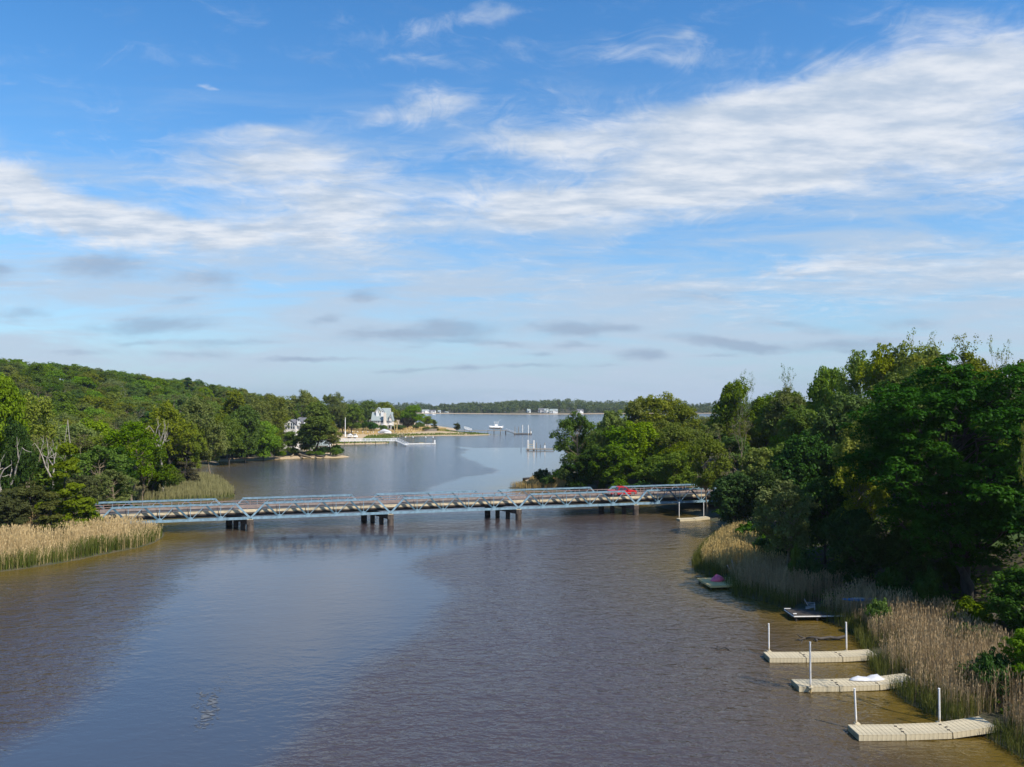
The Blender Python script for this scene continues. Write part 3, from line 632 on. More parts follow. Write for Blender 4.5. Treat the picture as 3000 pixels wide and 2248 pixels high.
# ---- left bank
GL = 'trees on the wooded left bank'
LT = [
 ('round',8,800,110,122,'bright','tall bright yellow-green tree at the left picture edge'),
 ('round',35,905,90,118,'dark','dark green tree below the bright one at the left picture edge'),
 ('airy',70,850,120,160,'olive','hazy olive tree right of the bright tree at the left edge'),
 ('cedar',146,968,135,117,'yellow','yellow-tipped evergreen standing behind the tan reeds'),
 ('cedar',60,1040,120,116,'cedar','dark evergreen behind the reeds at the left edge'),
 ('cedar',110,1068,110,112,'cedar','low olive evergreen with bushy crown among the first trees behind the reeds'),
 ('cedar',20,1060,90,112,'cedar','evergreen cut by the left picture edge just behind the reeds'),
 ('cedar',193,1092,75,118,'dark','small pointed dark green cedar at the left bridge end'),
 ('cedar',175,1020,90,128,'cedar','dark evergreen behind the yellow-tipped one'),
 ('airy',290,915,150,158,'green','wide mid green tree above the left end of the bridge'),
 ('round',240,960,110,150,'dark','dark green tree behind the left end of the far truss'),
 ('round',330,960,110,166,'green','green tree near the marsh behind the bridge'),
 ('airy',365,868,120,190,'yellow','golden-olive oak above the pale dead branches'),
 ('cedar',400,962,68,192,'darkpurple','dark rounded cedar standing alone on the marsh edge'),
 ('airy',430,855,110,215,'grey','large grey-olive oak with lumpy crown above the dark cedar'),
 ('airy',452,920,90,218,'grey','grey-olive oak leaning over the cove behind the marsh'),
 ('round',410,905,80,210,'olive','olive crown directly above the dark rounded cedar'),
 ('round',495,900,80,262,'green','green tree at the left end of the sandy beach'),
 ('round',530,870,85,272,'green','deep green tree rising over the middle of the sandy beach'),
 ('tall',505,845,80,285,'olive','tall olive crown behind the sandy beach'),
 ('round',570,905,75,282,'bright','bright green bushy tree on the beach left of the pale house'),
 ('airy',556,858,80,300,'olive','brownish-green oak with broad crown behind the beach'),
 ('airy',592,852,75,330,'olive','broad olive crown left of the pale house'),
 ('tall',682,868,88,306,'bright','tall bright green tree on the sand spit beside the pale house'),
 ('round',668,908,50,305,'dark','dark green tree on the sand spit in front of the pale house'),
 ('round',628,930,44,322,'green','leafy bush-like tree covering the foot of the pale house'),
 ('airy',712,920,60,308,'olive','small loose tree at the outer part of the sand spit'),
 ('round',592,938,55,290,'green','dense green tree on the beach below the pale house'),
 ('airy',722,848,60,420,'grey','pale grey-green tree with creamy branches on the skyline'),
 ('airy',655,845,100,380,'olive','wide olive crown on the skyline above the pale house'),
 ('round',760,870,60,470,'green','green crown on the peninsula left of the grey roofed house'),
 ('round',795,864,60,600,'green','rounded green crown right behind the grey roofed house'),
 ('round',830,866,55,610,'olive','rounded olive crown behind the right gable of the grey roofed house'),
 ('round',893,874,62,580,'bright','round yellow-green tree standing alone right of the grey roofed house'),
 ('round',880,900,40,575,'darkpurple','dark tree partly inside the lone round tree right of the house'),
 ('airy',770,886,36,500,'brown','reddish-brown tree left of the grey roofed house'),
 ('round',740,890,50,480,'dark','dark green tree behind the white utility pole'),
 ('round',785,905,26,520,'dark','dark green bushy tree in front of the grey roof'),
 ('round',860,918,40,545,'green','wide olive-green bush below the lone round tree'),
 ('cedar',938,909,22,545,'cedar','dark windswept pine on the dune between the house and the boat lift'),
 ('cedar',987,913,18,560,'cedar','small dark pointed pine on the tip of the dune by the long pier'),
]
for r in LT: T(*r[:6], label=r[6], group=GL if r[4] < 400 else 'trees on the house peninsula')
# pale dead snags
T('snag',118,945,60,128,'dark','dead tree with two forked bleached branches above the dark evergreens', var=0, z=5, rz=.4)
T('snag',155,912,50,150,'dark','upright bleached dead tree right of the forked bleached branches', var=1, rz=2.)
T('snag',355,905,55,176,'dark','pair of white barkless branches standing in the olive oaks', var=0, rz=1.1)
T('snag',8,950,80,116,'dark','grey dead tree with drooping twigs at the left picture edge', var=0, rz=3.)
T('bare',310,985,60,160,'brown','grey leafless bush beside the marsh behind the bridge')
# shrubs
SH = [(770,912,34,525,'green','low green bush left of the grey roofed house'),(803,912,40,524,'dark','dark round bush in front of the grey roofed house'),(826,918,26,521,'green','bush right of the dark round bush by the house deck'),
 (905,912,30,550,'green','bright low shrub on the dune'),(925,922,30,535,'green','flat green shrub above the snow fence'),(728,990-18,14,303,'dark','small dark bush on the outer tip of the sand spit'),
 (1270,1010,60,186,'dark','dark bush at the foot of the overhanging tree'),(1235,1020,50,186,'dark','low dark bush beside the small tan reed patch'),
 (1745,1195,60,84,'dark','dark bush hanging over the shaded reeds'),(1720,1180,50,86,'green','green bush at the foot of the feathery tree'),
 (2130,1400,120,54,'dark','dark undergrowth below the maple trunks'),
 (2010,1230,90,72,'dark','dark shrub between the reeds and the maple trunks'),(1900,1290,60,70,'green','small green shrub above the shaded reeds'),
 (1930,1230,90,76,'dark','dark shrub behind the small green shrub'),(2060,1200,90,78,'dark','dark bush under the middle of the maple'),(1500,1070,70,158,'green','green bush under the right bridge end'),
 (1560,1100,60,140,'dark','dark leaning bush beside the small float'),(340,1010,50,168,'dark','dark shrub at the back of the marsh'),(380,1010,45,180,'green','green shrub left of the dark rounded cedar'),
 (1620,1130,80,110,'dark','dark bush over the tip of the reeds'),(1650,1160,60,98,'dark','low dark bush behind the sunlit reed tip')]
for (a, b_, c_, Y, lf, lb) in SH: T('shrub', a, b_, c_, Y, lf, lb)

# ---- the woods behind: scattered, kept only where something of them can show
buf = np.full(3000, 9999.)
def screen_span(x, y, ztop, R): 
    px, py = proj(x, y, ztop); hw = FL*R/y; return int(max(0, px-hw)), int(min(2999, px+hw)), py
cand = []
for (x0, x1, y0, y1, sp, side) in ((-150,-20,105,260,9.5,'L'),(-230,-20,260,420,11.5,'L'),(-460,-60,420,700,16,'L'),(60,140,60,150,9,'R'),(-25,170,150,330,10.5,'R')):
    for yy in np.arange(y0, y1, sp):
        for xx in np.arange(x0, x1, sp):
            cand.append((xx+rng.uniform(-.4, .4)*sp, yy+rng.uniform(-.4, .4)*sp, sp, side))
ca = np.array([(c_[0], c_[1]) for c_ in cand]); zc = height(ca[:, 0], ca[:, 1]); dlc = sdist(LP, ca[:, 0], ca[:, 1]); drc = sdist(RP, ca[:, 0], ca[:, 1])
NOT = [poly([D(*p) for p in l]) for l in ([(-900,1420),(0,1240),(360,1170),(360,1130),(230,1128),(100,1150),(0,1158),(-200,1180)],[(270,1110),(510,1110),(510,1060),(440,1022),(380,1033),(300,1045)],[(700,975),(1080,975),(1080,936),(960,927),(815,927),(745,930),(715,945)])]
NOT.append(poly(LAWN))
NOT.append(poly([Vector((70,520,0)), Vector((-200,520,0)), Vector((-200,575,0)), Vector((-120,640,0)), Vector((70,640,0))]))
skip = np.zeros(len(ca), bool)
for pl in NOT: skip |= sdist(pl, ca[:, 0], ca[:, 1]) > 0
so_ = (ca[:, 0]-BO.x)*BE.x+(ca[:, 1]-BO.y)*BE.y; to_ = (ca[:, 0]-BO.x)*BN.x+(ca[:, 1]-BO.y)*BN.y
skip |= (np.abs(to_-3.8) < 7.5)
order = np.argsort(ca[:, 1]); kept = 0; placed = np.array([(o.location.x, o.location.y) for o in sc.objects if o.parent is None and o.get('category') == 'tree' and o.location.y < 400])
for yv in (0,): pass
ZL = [(170,'on the near left slope'),(280,'on the left slope'),(420,'behind the beach'),(9999,'on the left ridge')]
LB = {'bright':'bright green','green':'mid green','dark':'dark green','olive':'olive green','yellow':'yellow-green','brown':'brownish','grey':'grey-green','cedar':'evergreen'}
for i in order:
    x, y, sp, side = ca[i][0], ca[i][1], cand[i][2], cand[i][3]; d = dlc[i] if side == 'L' else drc[i]
    if skip[i] or d < (3.5 if side == 'L' else 5) or (side == 'L' and y > 280 and y < 420 and d < 9): continue
    if len(placed) and np.min(np.hypot(placed[:, 0]-x, placed[:, 1]-y)) < 4.2: continue
    edge = math.exp(-max(d-4, 0)/10); h = rng.uniform(12.5, 18)*(1-.35*edge)
    if side == 'R': h = rng.uniform(11, 15.5)
    if side == 'R' and y > 210: h = min(h, 13)
    if side == 'L' and y > 420 and x > -240: h = rng.uniform(13, 17)
    R = h*rng.uniform(.40, .50); a, b_, top = screen_span(x, y, zc[i]+h, R*.8)
    if a >= b_: continue
    if side == 'R' and y > 165 and a < 1200*S: continue
    if side == 'L' and 280 < y < 350 and 600*S < (a+b_)/2 < 662*S: continue
    if np.min(y) and (buf[a:b_]-top).max() < 5: continue
    # keep the skyline of the picture
    u = ((a+b_)/2)/S
    skyl = np.interp(u, [0,100,200,300,400,500,600,680,720,760,860,1150,1250,1350,1480,1520,1560,1650,1720,1790,1850,1950,2130,2212], [768,776,790,800,812,827,842,852,866,872,878,960,905,878,862,880,830,852,810,796,772,745,752,775])*S
    if top < skyl:
        ztop = Q((a+b_)/2, skyl+rng.uniform(0, 8), y).z; h = ztop-zc[i]
        if h < 6: continue
        R = min(R, h*.55); top = skyl
    mid = int((a+b_)/2); w_ = (b_-a)*.35; lo, hi = int(mid-w_), int(mid+w_)+1; buf[lo:hi] = np.minimum(buf[lo:hi], top)
    r = rng.uniform()
    if side == 'L':
        kind, leaf = [('airy','olive'),('round','green'),('airy','grey'),('round','bright'),('airy','green'),('round','olive'),('sparse','brown'),('cedar','dark'),('tall','green'),('sparse','olive'),('airy','yellow')][int(np.searchsorted([.20,.34,.43,.56,.65,.73,.81,.84,.89,.95], r))]
        if y > 420 and kind == 'sparse': kind, leaf = 'airy', 'green'
        if y > 480 and leaf in ('grey', 'yellow', 'brown'): leaf = 'green'
        zone = next(zz for yy, zz in ZL if y < yy)
    else:
        kind, leaf = [('round','green'),('airy','olive'),('round','bright'),('round','dark'),('airy','yellow'),('sparse','olive')][int(np.searchsorted([.3,.5,.65,.85,.95], r))]
        zone = 'on the right bank' if y < 180 else 'on the outer right bank'
    if side == 'L' and y < 230 and r > .97: kind, leaf = 'bare', 'brown'
    kd = {'bare': 'leafless tree', 'airy':'loose-crowned oak', 'round':'round-crowned tree', 'sparse':'thin twiggy tree', 'cedar':'cedar', 'tall':'tall narrow tree'}[kind]
    ux = (a+b_)/2/S; szw = 'tall ' if h > 16 else ('' if h > 13.5 else 'smaller ')
    if side == 'L': mk = next(t for v_, t in ((60,'at the picture edge'),(180,'above the yellow-tipped evergreen'),(300,'above the left bridge end'),(380,'above the bleached snags'),(450,'above the lone dark cedar'),(530,'above the cove'),(600,'above the beach'),(700,'above the pale house'),(9999,'near the grey roofed house')) if ux < v_)
    else: mk = next(t for v_, t in ((1300,'near its outer end'),(1400,'behind the pickup'),(1500,'behind the last truss'),(1600,'under the tall top'),(1700,'by the leafless tree'),(1800,'below the twiggy top'),(1950,'left of the maple'),(9999,'behind the maple')) if ux < v_)
    put_tree(kind, x, y, zc[i]-.2, h, 2*R*1.12, leaf, f'{szw}{LB[leaf]} {kd} {zone}, {mk}', f'{LB[leaf]} {kd}s {zone}'); kept += 1
print('scattered trees', kept)
def landmark(x, y, side):
    ux = proj(x, y, 2.)[0]/S
    L = ((0,'just off the picture edge'),(100,'at the picture edge'),(200,'by the yellow-tipped evergreen'),(300,'by the left bridge end'),(400,'by the marsh'),(480,'in the cove'),(560,'near its start'),(640,'below the pale house'),(9999,'on the sand spit')) if side == 'L' else \
        ((1280,'under the overhanging tree'),(1360,'left of the pickup'),(1440,'right of the pickup'),(1520,'under the bridge end'),(1620,'above the small float'),(1720,'behind the reed point'),(1850,'behind the pink bundle'),(2000,'behind the kayak'),(2212,'below the maple'),(9999,'beyond the picture edge'))
    return next(t for v_, t in L if ux < v_)
# understory shrubs along the wood edges
k_ = 0
for P0, side in ((LP, 'L'), (RP, 'R')):
    xs = rng.uniform(-200, 120, 9000); ys = rng.uniform(45, 330, 9000); d = sdist(P0, xs, ys)
    ok = (d > 3.5) & (d < 11) & (np.abs(xs) < ys*.72)
    for pl in NOT: ok &= sdist(pl, xs, ys) < 0
    s_ = (xs-BO.x)*BE.x+(ys-BO.y)*BE.y; t_ = (xs-BO.x)*BN.x+(ys-BO.y)*BN.y; ok &= np.abs(t_-3.8) > 6.5
    if side == 'R': ok &= ((ys > 165) | (d > 8.5)) & ~(ys < 64)
    pts = []
    for x, y in zip(xs[ok], ys[ok]):
        if all((x-a)**2+(y-b_)**2 > 22 for a, b_ in pts): pts.append((x, y))
    for x, y in pts[:75]:
        lf = random.choice(['green','dark','olive','green'] if side == 'L' else ['dark','dark','green'])
        zone = ('left bank', 'right bank')[side == 'R']; zn = 'before the bridge' if y < 125 else ('beyond the bridge' if y < 240 else 'by the sandy beach')
        put_tree('shrub', x, y, gz(x, y)-.1, rng.uniform(2.2, 4.5), rng.uniform(4, 7), lf, f'{LB[lf]} bush on the {zone} {zn}, {landmark(x, y, side)}', f'{LB[lf]} bushes of the {zone} {zn}'); k_ += 1
print('shrubs', k_)
# ---- far wood across the bay: one mass
fx = rng.uniform(-1150, 1150, 5200); fy = rng.uniform(1520, 1860, 5200); fd = sdist(FP, fx, fy)
ok = fd > np.where(np.abs(fx-30) < 190, 55, 16)
ok &= ~((np.abs(fx-92) < 70) & (fy < 1612)) & ~((fx > -255) & (fx < -130) & (fy < 1708)); fx, fy = fx[ok], fy[ok]; fh = rng.uniform(13, 18, len(fx)); fh = fh*(1+.22*np.sin(fx*.012)+.12*np.sin(fx*.05+1))
fz = height(fx, fy); C = []; R = []; tt = []
for j in range(len(fx)):
    n = 8; a = rng.uniform(0, 6.28, n); q_ = rng.uniform(0, .34, n)*fh[j]; C.append(np.stack([fx[j]+np.cos(a)*q_, fy[j]+np.sin(a)*q_, fz[j]+fh[j]*rng.uniform(.12, .84, n)], 1)); R.append(np.full(n, fh[j]*.24)); tt.append(np.clip(rng.uniform(0, 1)*.8+rng.uniform(0, .2, n), 0, 1))
V, Fq, Tt = leaf_quads(np.concatenate(C), np.concatenate(R), 7, 1.7, .9, .5, tint=np.concatenate(tt))
tag(link('far_wood', mesh_np('far_wood', V, Fq, mats=[mat_leaf('leaf_far', (.045,.085,.022), (.125,.150,.050))], attrs={'tint': Tt})), 'wood of mixed green trees lining the far shore of the bay', 'wood', None, 'stuff')
# a few pines standing above the far wood are part of that mass; single darker pine
T('cedar',1207,866,9,1640,'cedar','tall dark pine sticking out above the wood on the far shore')

# ------------------------------------------------------------------ reeds and grasses
def stalks(x, y, z, h, wid, lean, plume, tint, leaves=3, wind=(.25, .1)):
    n = len(x); a = rng.uniform(0, 2*math.pi, n); W = np.stack([np.cos(a), np.sin(a), np.zeros(n)], 1)*wid[:, None]/2
    B0 = np.stack([x, y, z-.1], 1); ld = np.stack([np.cos(a*3)+wind[0], np.sin(a*5)+wind[1], np.zeros(n)], 1)*(lean*h)[:, None]
    M1 = B0+np.array([0, 0, .55])*h[:, None]+ld*.3; T1 = B0+np.array([0, 0, 1.0])*h[:, None]+ld
    Vs = [B0-W, B0+W, M1+W*.8, M1-W*.8, T1+W*.4, T1-W*.4]; k = 6; Q_ = [(0,1,2,3),(3,2,4,5)]; Tr = []
    if plume:
        pl = .09*h[:, None]*rng.uniform(.6, 1.3, (n, 1)); D_ = unit(ld+np.array([0, 0, .7])*h[:, None]); pw = W*rng.uniform(1.3, 2.6, (n, 1))
        Vs += [T1-pw*.2, T1+D_*pl*.5+pw, T1+D_*pl*1.3, T1+D_*pl*.5-pw]; Q_.append((k, k+1, k+2, k+3)); k += 4
    for j in range(leaves):
        f = rng.uniform(.25, .9, (n, 1)); b0 = B0+(T1-B0)*f; aa = rng.uniform(0, 6.28, n); o = np.stack([np.cos(aa), np.sin(aa), rng.uniform(.5, 1.6, n)], 1)*(.14*h)[:, None]
        Vs += [b0, b0+o*.5+W*.9, b0+o]; Tr.append((k, k+1, k+2)); k += 3
    V = np.stack(Vs, 1).reshape(-1, 3); off = (np.arange(n)*k)[:, None, None]
    return V, (np.array(Q_)[None]+off).reshape(-1, 4), (np.array(Tr)[None]+off).reshape(-1, 3) if Tr else None, np.repeat(tint, k)
def fill(P, n_m2, f=None):
    x0, y0 = P.min(0); x1, y1 = P.max(0); n = int((x1-x0)*(y1-y0)*n_m2); x = rng.uniform(x0, x1, n); y = rng.uniform(y0, y1, n)
    ok = sdist(P, x, y) > 0
    if f is not None: ok &= f(x, y)
    return x[ok], y[ok]
def reedbed(name, P, n_m2, h0, h1, mat, label, f=None, wid=(.035, .06), plume=True, lean=.1, cat='reeds', leaves=3, clumpk=.35, low=None):
    x, y = fill(P, n_m2, f); z = height(x, y); n = len(x); k = .5+.5*wav(x, y, clumpk, .7)*wav(x, y, clumpk*.37, 2.)
    h = (h0+(h1-h0)*np.clip(k+rng.uniform(-.3, .3, n), 0, 1))
    if low is not None: h *= low(x, y)
    V, Qd, Tr, tt = stalks(x, y, z, h, rng.uniform(*wid, n), np.abs(rng.normal(0, lean, n)), plume, np.clip(rng.uniform(0, 1, n)*.6+.4*(.5+.5*wav(x, y, .6, 1.2)), 0, 1), leaves)
    o = link(name, mesh_np(name, V, Qd, Tr, mats=[mat], attrs={'tint': tt})); tag(o, label, cat, None, 'stuff'); print(name, n); return o
REED = mat_leaf('reed_tan', (.36,.265,.10), (.62,.475,.22), .25, (1,.95,.8,1)); REEDG = mat_leaf('reed_green', (.080,.105,.022), (.190,.185,.055), .3)
REEDM = mat_leaf('reed_mixed', (.20,.17,.06), (.36,.30,.13), .3, (1,1,.8,1)); GRASS = mat_leaf('marsh_grass', (.08,.11,.02), (.17,.18,.045), .3)
REEDS = mat_leaf('reed_brown', (.30,.20,.095), (.54,.385,.20), .25, (1,.95,.8,1))
notroad = lambda x, y: ((x-BO.x)*BN.x+(y-BO.y)*BN.y) < -1.2
wl = lambda x, y: np.clip(.55+.09*sdist(LP, x, y), .5, 1)
A = poly([D(*p) for p in [(-330,1305),(-100,1256),(0,1240),(100,1226),(220,1203),(300,1188),(345,1171),(359,1159),(356,1148),(335,1125),(290,1100),(200,1110),(150,1122),(100,1140),(0,1150),(-300,1180)]])
dlf = lambda x, y: (sdist(LP, x, y) > .3) & notroad(x, y)
reedbed('tan_reeds', A, 14, 2.5, 3.5, REED, 'tall tan reeds filling the marsh on the near left bank', lambda x, y: dlf(x, y) & (sdist(LP, x, y) > .2+2.6*rng.uniform(0, 1, len(x))**1.5*np.abs(wav(x, y, .3, 1.))*2), wid=(.04,.08), low=wl, lean=.14)
reedbed('green_shoots', A, 34, .8, 2.5, REEDG, 'green reed shoots along the waterline of the left marsh', lambda x, y: dlf(x, y) & (sdist(LP, x, y) < 1.5+6.5*rng.uniform(0, 1, len(x))**1.6) & (x > -100), wid=(.05,.08), plume=False, lean=.15)
Bm = poly([D(*p) for p in [(270,1092),(505,1078),(508,1070),(486,1048),(445,1033),(380,1036),(300,1046)]])
reedbed('marsh_reeds', Bm, 6, 1.5, 2.4, REEDM, 'olive and tan reeds on the marsh point just beyond the bridge', lambda x, y: sdist(LP, x, y) > .4, wid=(.07,.11), plume=False)
reedbed('marsh_grass', Bm, 8, .4, .9, GRASS, 'low green grass on the tip of the marsh point', lambda x, y: (sdist(LP, x, y) > -.2) & (sdist(LP, x, y) < 3), wid=(.1,.14), plume=False, leaves=2)
Cm = poly([D(*p) for p in [(1095,1053),(1140,1046),(1150,1038),(1200,1036),(1235,1040),(1235,1058),(1100,1058)]])
reedbed('far_reeds', Cm, 16, .9, 1.7, REEDS, 'small tan reed patch on the outer right bank beside the overhanging tree', lambda x, y: sdist(RP, x, y) > .6, wid=(.05,.08), plume=False)
# right bank reeds
Rb = RP
DOCKS = []
def rmask(w0, w1):
    def f(x, y):
        d = sdist(RP, x, y); wmax = np.interp(y, [30, 50, 66, 80, 95, 108, 125], [16, 13, 9.5, 8, 9, 8, 3]); ok = (d > w0) & (d < np.minimum(wmax, w1))
        for (ax, ay_, bx, by) in DOCKS:
            ex, ey = bx-ax, by-ay_; t = np.clip(((x-ax)*ex+(y-ay_)*ey)/(ex*ex+ey*ey), 0, 1); ok &= np.hypot(x-ax-t*ex, y-ay_-t*ey) > 1.0
        return ok
    return f
box = lambda x0, y0, x1, y1: np.array([[x0, y0], [x1, y0], [x1, y1], [x0, y1]])
p1 = D(1870,1425); DOCKS += [(p1.x-2, p1.y+.4, p1.x+2.6, p1.y+.9)]
for (a, b_) in (((2150,1585),(2130,1590)),): pass
DOCKS += [tuple(list(D(2100,1585).xy)+list(D(2160,1566).xy)), tuple(list(D(1880,1484).xy)+list(D(1945,1478).xy)), tuple(list(D(1550,1255).xy)+list(D(1590,1250).xy)), tuple(list(D(1730,1325).xy)+list(D(1830,1318).xy)), tuple(list(D(1740,1318).xy)+list(D(1850,1305).xy))]
lowr = lambda x, y: np.clip(.55+.12*sdist(RP, x, y), .5, 1)
reedbed('dry_reeds', box(8, 34, 60, 92), 26, 2.0, 3.0, REEDS, 'dry brown reeds along the right bank behind the floating docks', rmask(.9, 99), wid=(.025,.045), low=lowr, leaves=3)
reedbed('sunlit_reeds', box(-6, 92, 45, 125), 20, 1.9, 3.0, REEDS, 'tan plumed reeds on the point of the right bank nearest the bridge', rmask(1.0, 99), wid=(.04,.07), low=lowr)
reedbed('reed_shoots', box(8, 34, 60, 125), 44, .5, 1.7, REEDG, 'green reed shoots along the waterline of the right bank', rmask(-.2, 3.6), wid=(.03,.05), plume=False, lean=.16)
# house peninsula marsh and dune grass
Hm = poly([D(*p) for p in [(690,961),(725,960.5),(840,957.5),(842,950),(868,943),(959,941),(1018,940.5),(1060,939.5),(1005,936),(960,930),(880,934),(760,945),(700,950)]])
reedbed('salt_grass', Hm, 1.6, .5, 1.1, GRASS, 'green salt grass along the shore in front of the grey roofed house', lambda x, y: (sdist(LP, x, y) < 14), wid=(.3,.5), plume=False, leaves=2)
Hd = poly([D(*p) for p in [(700,950),(760,945),(880,940),(985,934),(980,927),(880,929),(720,934)]])
reedbed('dune_grass', Hd, .8, .5, 1.2, REED, 'dry dune grass on the sand between the houses and the docks', lambda x, y: sdist(LP, x, y) > 8, wid=(.3,.5), plume=False, leaves=2)
# undergrowth of the forest floor
def ug(name, P0, bb, lab, f):
    x, y = fill(bb, .9, lambda x, y: (sdist(P0, x, y) > 4) & f(x, y)); n = min(len(x), 9000); x, y = x[:n], y[:n]; z = height(x, y)
    V, Fq, Tt = leaf_quads(np.stack([x, y, z+.35], 1), rng.uniform(.5, 1.1, n), 9, .22, .6, .8)
    tag(link(name, mesh_np(name, V, Fq, mats=[LEAF['green']], attrs={'tint': Tt})), lab, 'undergrowth', None, 'stuff')
ug('undergrowth', RP, box(25, 35, 75, 130), 'low green undergrowth beneath the trees of the right bank', lambda x, y: (np.abs(x) < y*.8) & (sdist(poly(LAWN), x, y) < 0) & notroad(x, y))
ug('undergrowth', LP, box(-120, 100, -25, 230), 'low green undergrowth beneath the trees of the left bank', lambda x, y: (np.abs(x) < y*.75) & (np.abs((x-BO.x)*BN.x+(y-BO.y)*BN.y-3.8) > 5) & (sdist(A, x, y) < 0) & (sdist(Bm, x, y) < 0))
# ------------------------------------------------------------------ floating docks
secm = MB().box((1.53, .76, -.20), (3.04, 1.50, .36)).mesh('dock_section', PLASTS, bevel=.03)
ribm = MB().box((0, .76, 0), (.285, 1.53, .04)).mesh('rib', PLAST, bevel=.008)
sribm = MB().box((0, 0, -.2), (.288, .03, .34)).mesh('side_rib', PLAST)
cplm = MB().box((0, 0, 0), (.16, .09, .05)).mesh('coupler', WOODD)
def dock(name, label, org, rz, tilts, turn, poles, group='beige floating docks along the right bank'):
    """org: near left top corner; sections follow one another with an upward tilt and a turn each"""
    e = empty(name, (org.x, org.y, org.z), rz, label, 'dock', group)
    M_ = Matrix.Identity(4)
    for i, tl in enumerate(tilts):
        M_ = M_ @ Matrix.Rotation(-math.radians(tl), 4, 'Y') @ Matrix.Rotation(math.radians(turn[i]), 4, 'Z')
        o = link('dock_section', secm, e); o.matrix_local = M_ @ Matrix.Translation((0, 0, -.03))
        for k in range(10):
            link('rib', ribm, o, (.17+k*.302, 0, .0))
            link('side_rib', sribm, o, (.17+k*.302, -.004, 0))
        if i:
            for k in range(3): link('coupler', cplm, o, (-.02 if k != 1 else .12, .35+k*.4, .035))
        M_ = M_ @ Matrix.Translation((3.07, 0, 0))
    for (px, py, h, lx) in poles:
        mb = MB().tube([(px, py, -1.2), (px+lx*h, py, h)], .062, 12); mb.tube([(px+lx*h, py, h-.01), (px+lx*h, py, h+.04)], .07, 12)
        p = mb.build('mooring_pole', PIPE, e, smooth=False)
        MB().box((px, py+(-.0), .0), (.34, .34, .06)).build('pole_bracket', PLAST, p)
    return e
a = F(2515, 2152.7, .42)
dock('floating_dock', 'nearest beige ribbed floating dock, two white poles, right end lifted on the bank', a, math.radians(1.5), (0, .8, 4.5), (0, 1.5, 3), [(.72, 1.66, 2.25, -.06), (6.25, 1.66, 2.2, -.0)])
b_ = F(2340, 2011.5, .42)
dock('floating_dock', 'middle beige floating dock with one white pole and a white cover on it', b_, math.radians(1), (0, .8, 3.5), (0, 2, 4), [(.82, -.16, 3.3, 0)])
c_ = F(2254, 1927.5, .42)
dock('floating_dock', 'beige floating dock with a white pole at each end, farthest of the three near docks', c_, math.radians(.5), (0, .5, 1.5), (0, 1, 2), [(.55, 1.66, 2.3, 0), (7.2, 1.66, 2.4, -.01)])
d_ = F(1992, 1522, .35)
dock('floating_dock', 'small weathered float with two white poles under the right bridge end', d_, math.radians(14), (0, 3), (0, 2), [(.6, 1.5, 2.9, 0), (5.6, 1.5, 2.7, .0)])
# white cover on the middle dock
def lump(name, pts, r, mat, label, cat, loc, rz, flat=.45, group=None):
    mb = MB(); n = 12; rings = []
    for i, (x, w_, h_) in enumerate(pts):
        rings.append([(x, w_*math.cos(math.pi*k/(n-1)), max(.01, h_*math.sin(math.pi*k/(n-1))*(1+.08*math.sin(k*2.1+i*1.7)))) for k in range(n)])
    mb.loft(rings); o = mb.build(name, mat, None, smooth=True); o.location = loc; o.rotation_euler = (0, 0, rz); tag(o, label, cat, group); return o
q0 = F(2150+890*.3843, 1750+640*.3843, .47)
lump('white_cover', [(0,.02,.02),(.25,.22,.17),(.7,.34,.30),(1.1,.34,.22),(1.45,.34,.20),(1.8,.42,.36),(2.2,.36,.40),(2.6,.2,.14),(2.85,.04,.03)], 0, TARP, 'crumpled white cover lying on the middle floating dock', 'cover', (q0.x, q0.y+.25, .455), .03)

# ------------------------------------------------------------------ dark timber platform with chairs
tpz = .62; p0 = F(2326, 1803, tpz)
e = empty('timber_platform', (p0.x, p0.y, 0), math.radians(2), 'dark timber platform with white edge strips in the shade of the right bank', 'platform')
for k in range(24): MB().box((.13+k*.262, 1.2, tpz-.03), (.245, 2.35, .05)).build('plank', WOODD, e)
MB().box((3.15, .0, tpz-.12), (6.3, .06, .09)).build('edge_strip', WHITE, e); MB().box((.0, 1.2, tpz-.12), (.06, 2.4, .09)).build('edge_strip', WHITE, e)
MB().box((.35, 2.42, tpz-.0), (.7, .07, .06)).build('cleat_board', WHITE, e); MB().box((.3, .5, tpz+.02), (.35, .09, .06)).build('cleat_board', WHITE, e)
for x in (.3, 2.4, 4.4, 6.0):
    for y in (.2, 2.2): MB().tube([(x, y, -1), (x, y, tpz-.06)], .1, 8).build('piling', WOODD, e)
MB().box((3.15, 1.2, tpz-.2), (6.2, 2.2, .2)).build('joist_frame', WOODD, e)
def adirondack(x, y, z, rz, label, mat, group=None):
    e = empty('garden_chair', (x, y, z), rz, label, 'chair', group)
    for k in range(5):
        MB().bar((-.22+k*.11, .30, .32), (-.26+k*.13, .66, 1.02-.05*abs(k-2)), .095, .02, (0, -1, 0)).build('back_slat', mat, e)
    for k in range(5): MB().box((0, -.28+k*.12, .36-k*.025), (.52, .10, .02)).build('seat_slat', mat, e)
    for s in (-1, 1):
        MB().box((s*.33, .0, .58), (.13, .72, .025)).build('arm', mat, e)
        MB().box((s*.30, -.30, .29), (.05, .09, .58)).build('leg', mat, e)
        MB().bar((s*.29, -.34, .36), (s*.27, .55, .06), .03, .12).build('leg', mat, e)
    return e
GREYW = mat_basic('grey_plastic_wood', (.30,.30,.31), .7, .15, 3)
v = F(2250+735*.1808, 1700+470*.1808, tpz); adirondack(v.x-.2, v.y, tpz, math.radians(70), 'grey slatted chair with upright back on the dark timber platform', GREYW)
adirondack(v.x+1.25, v.y-.1, tpz, math.radians(-60), 'second darker slatted chair on the dark timber platform, nearer the reeds', WOODD)
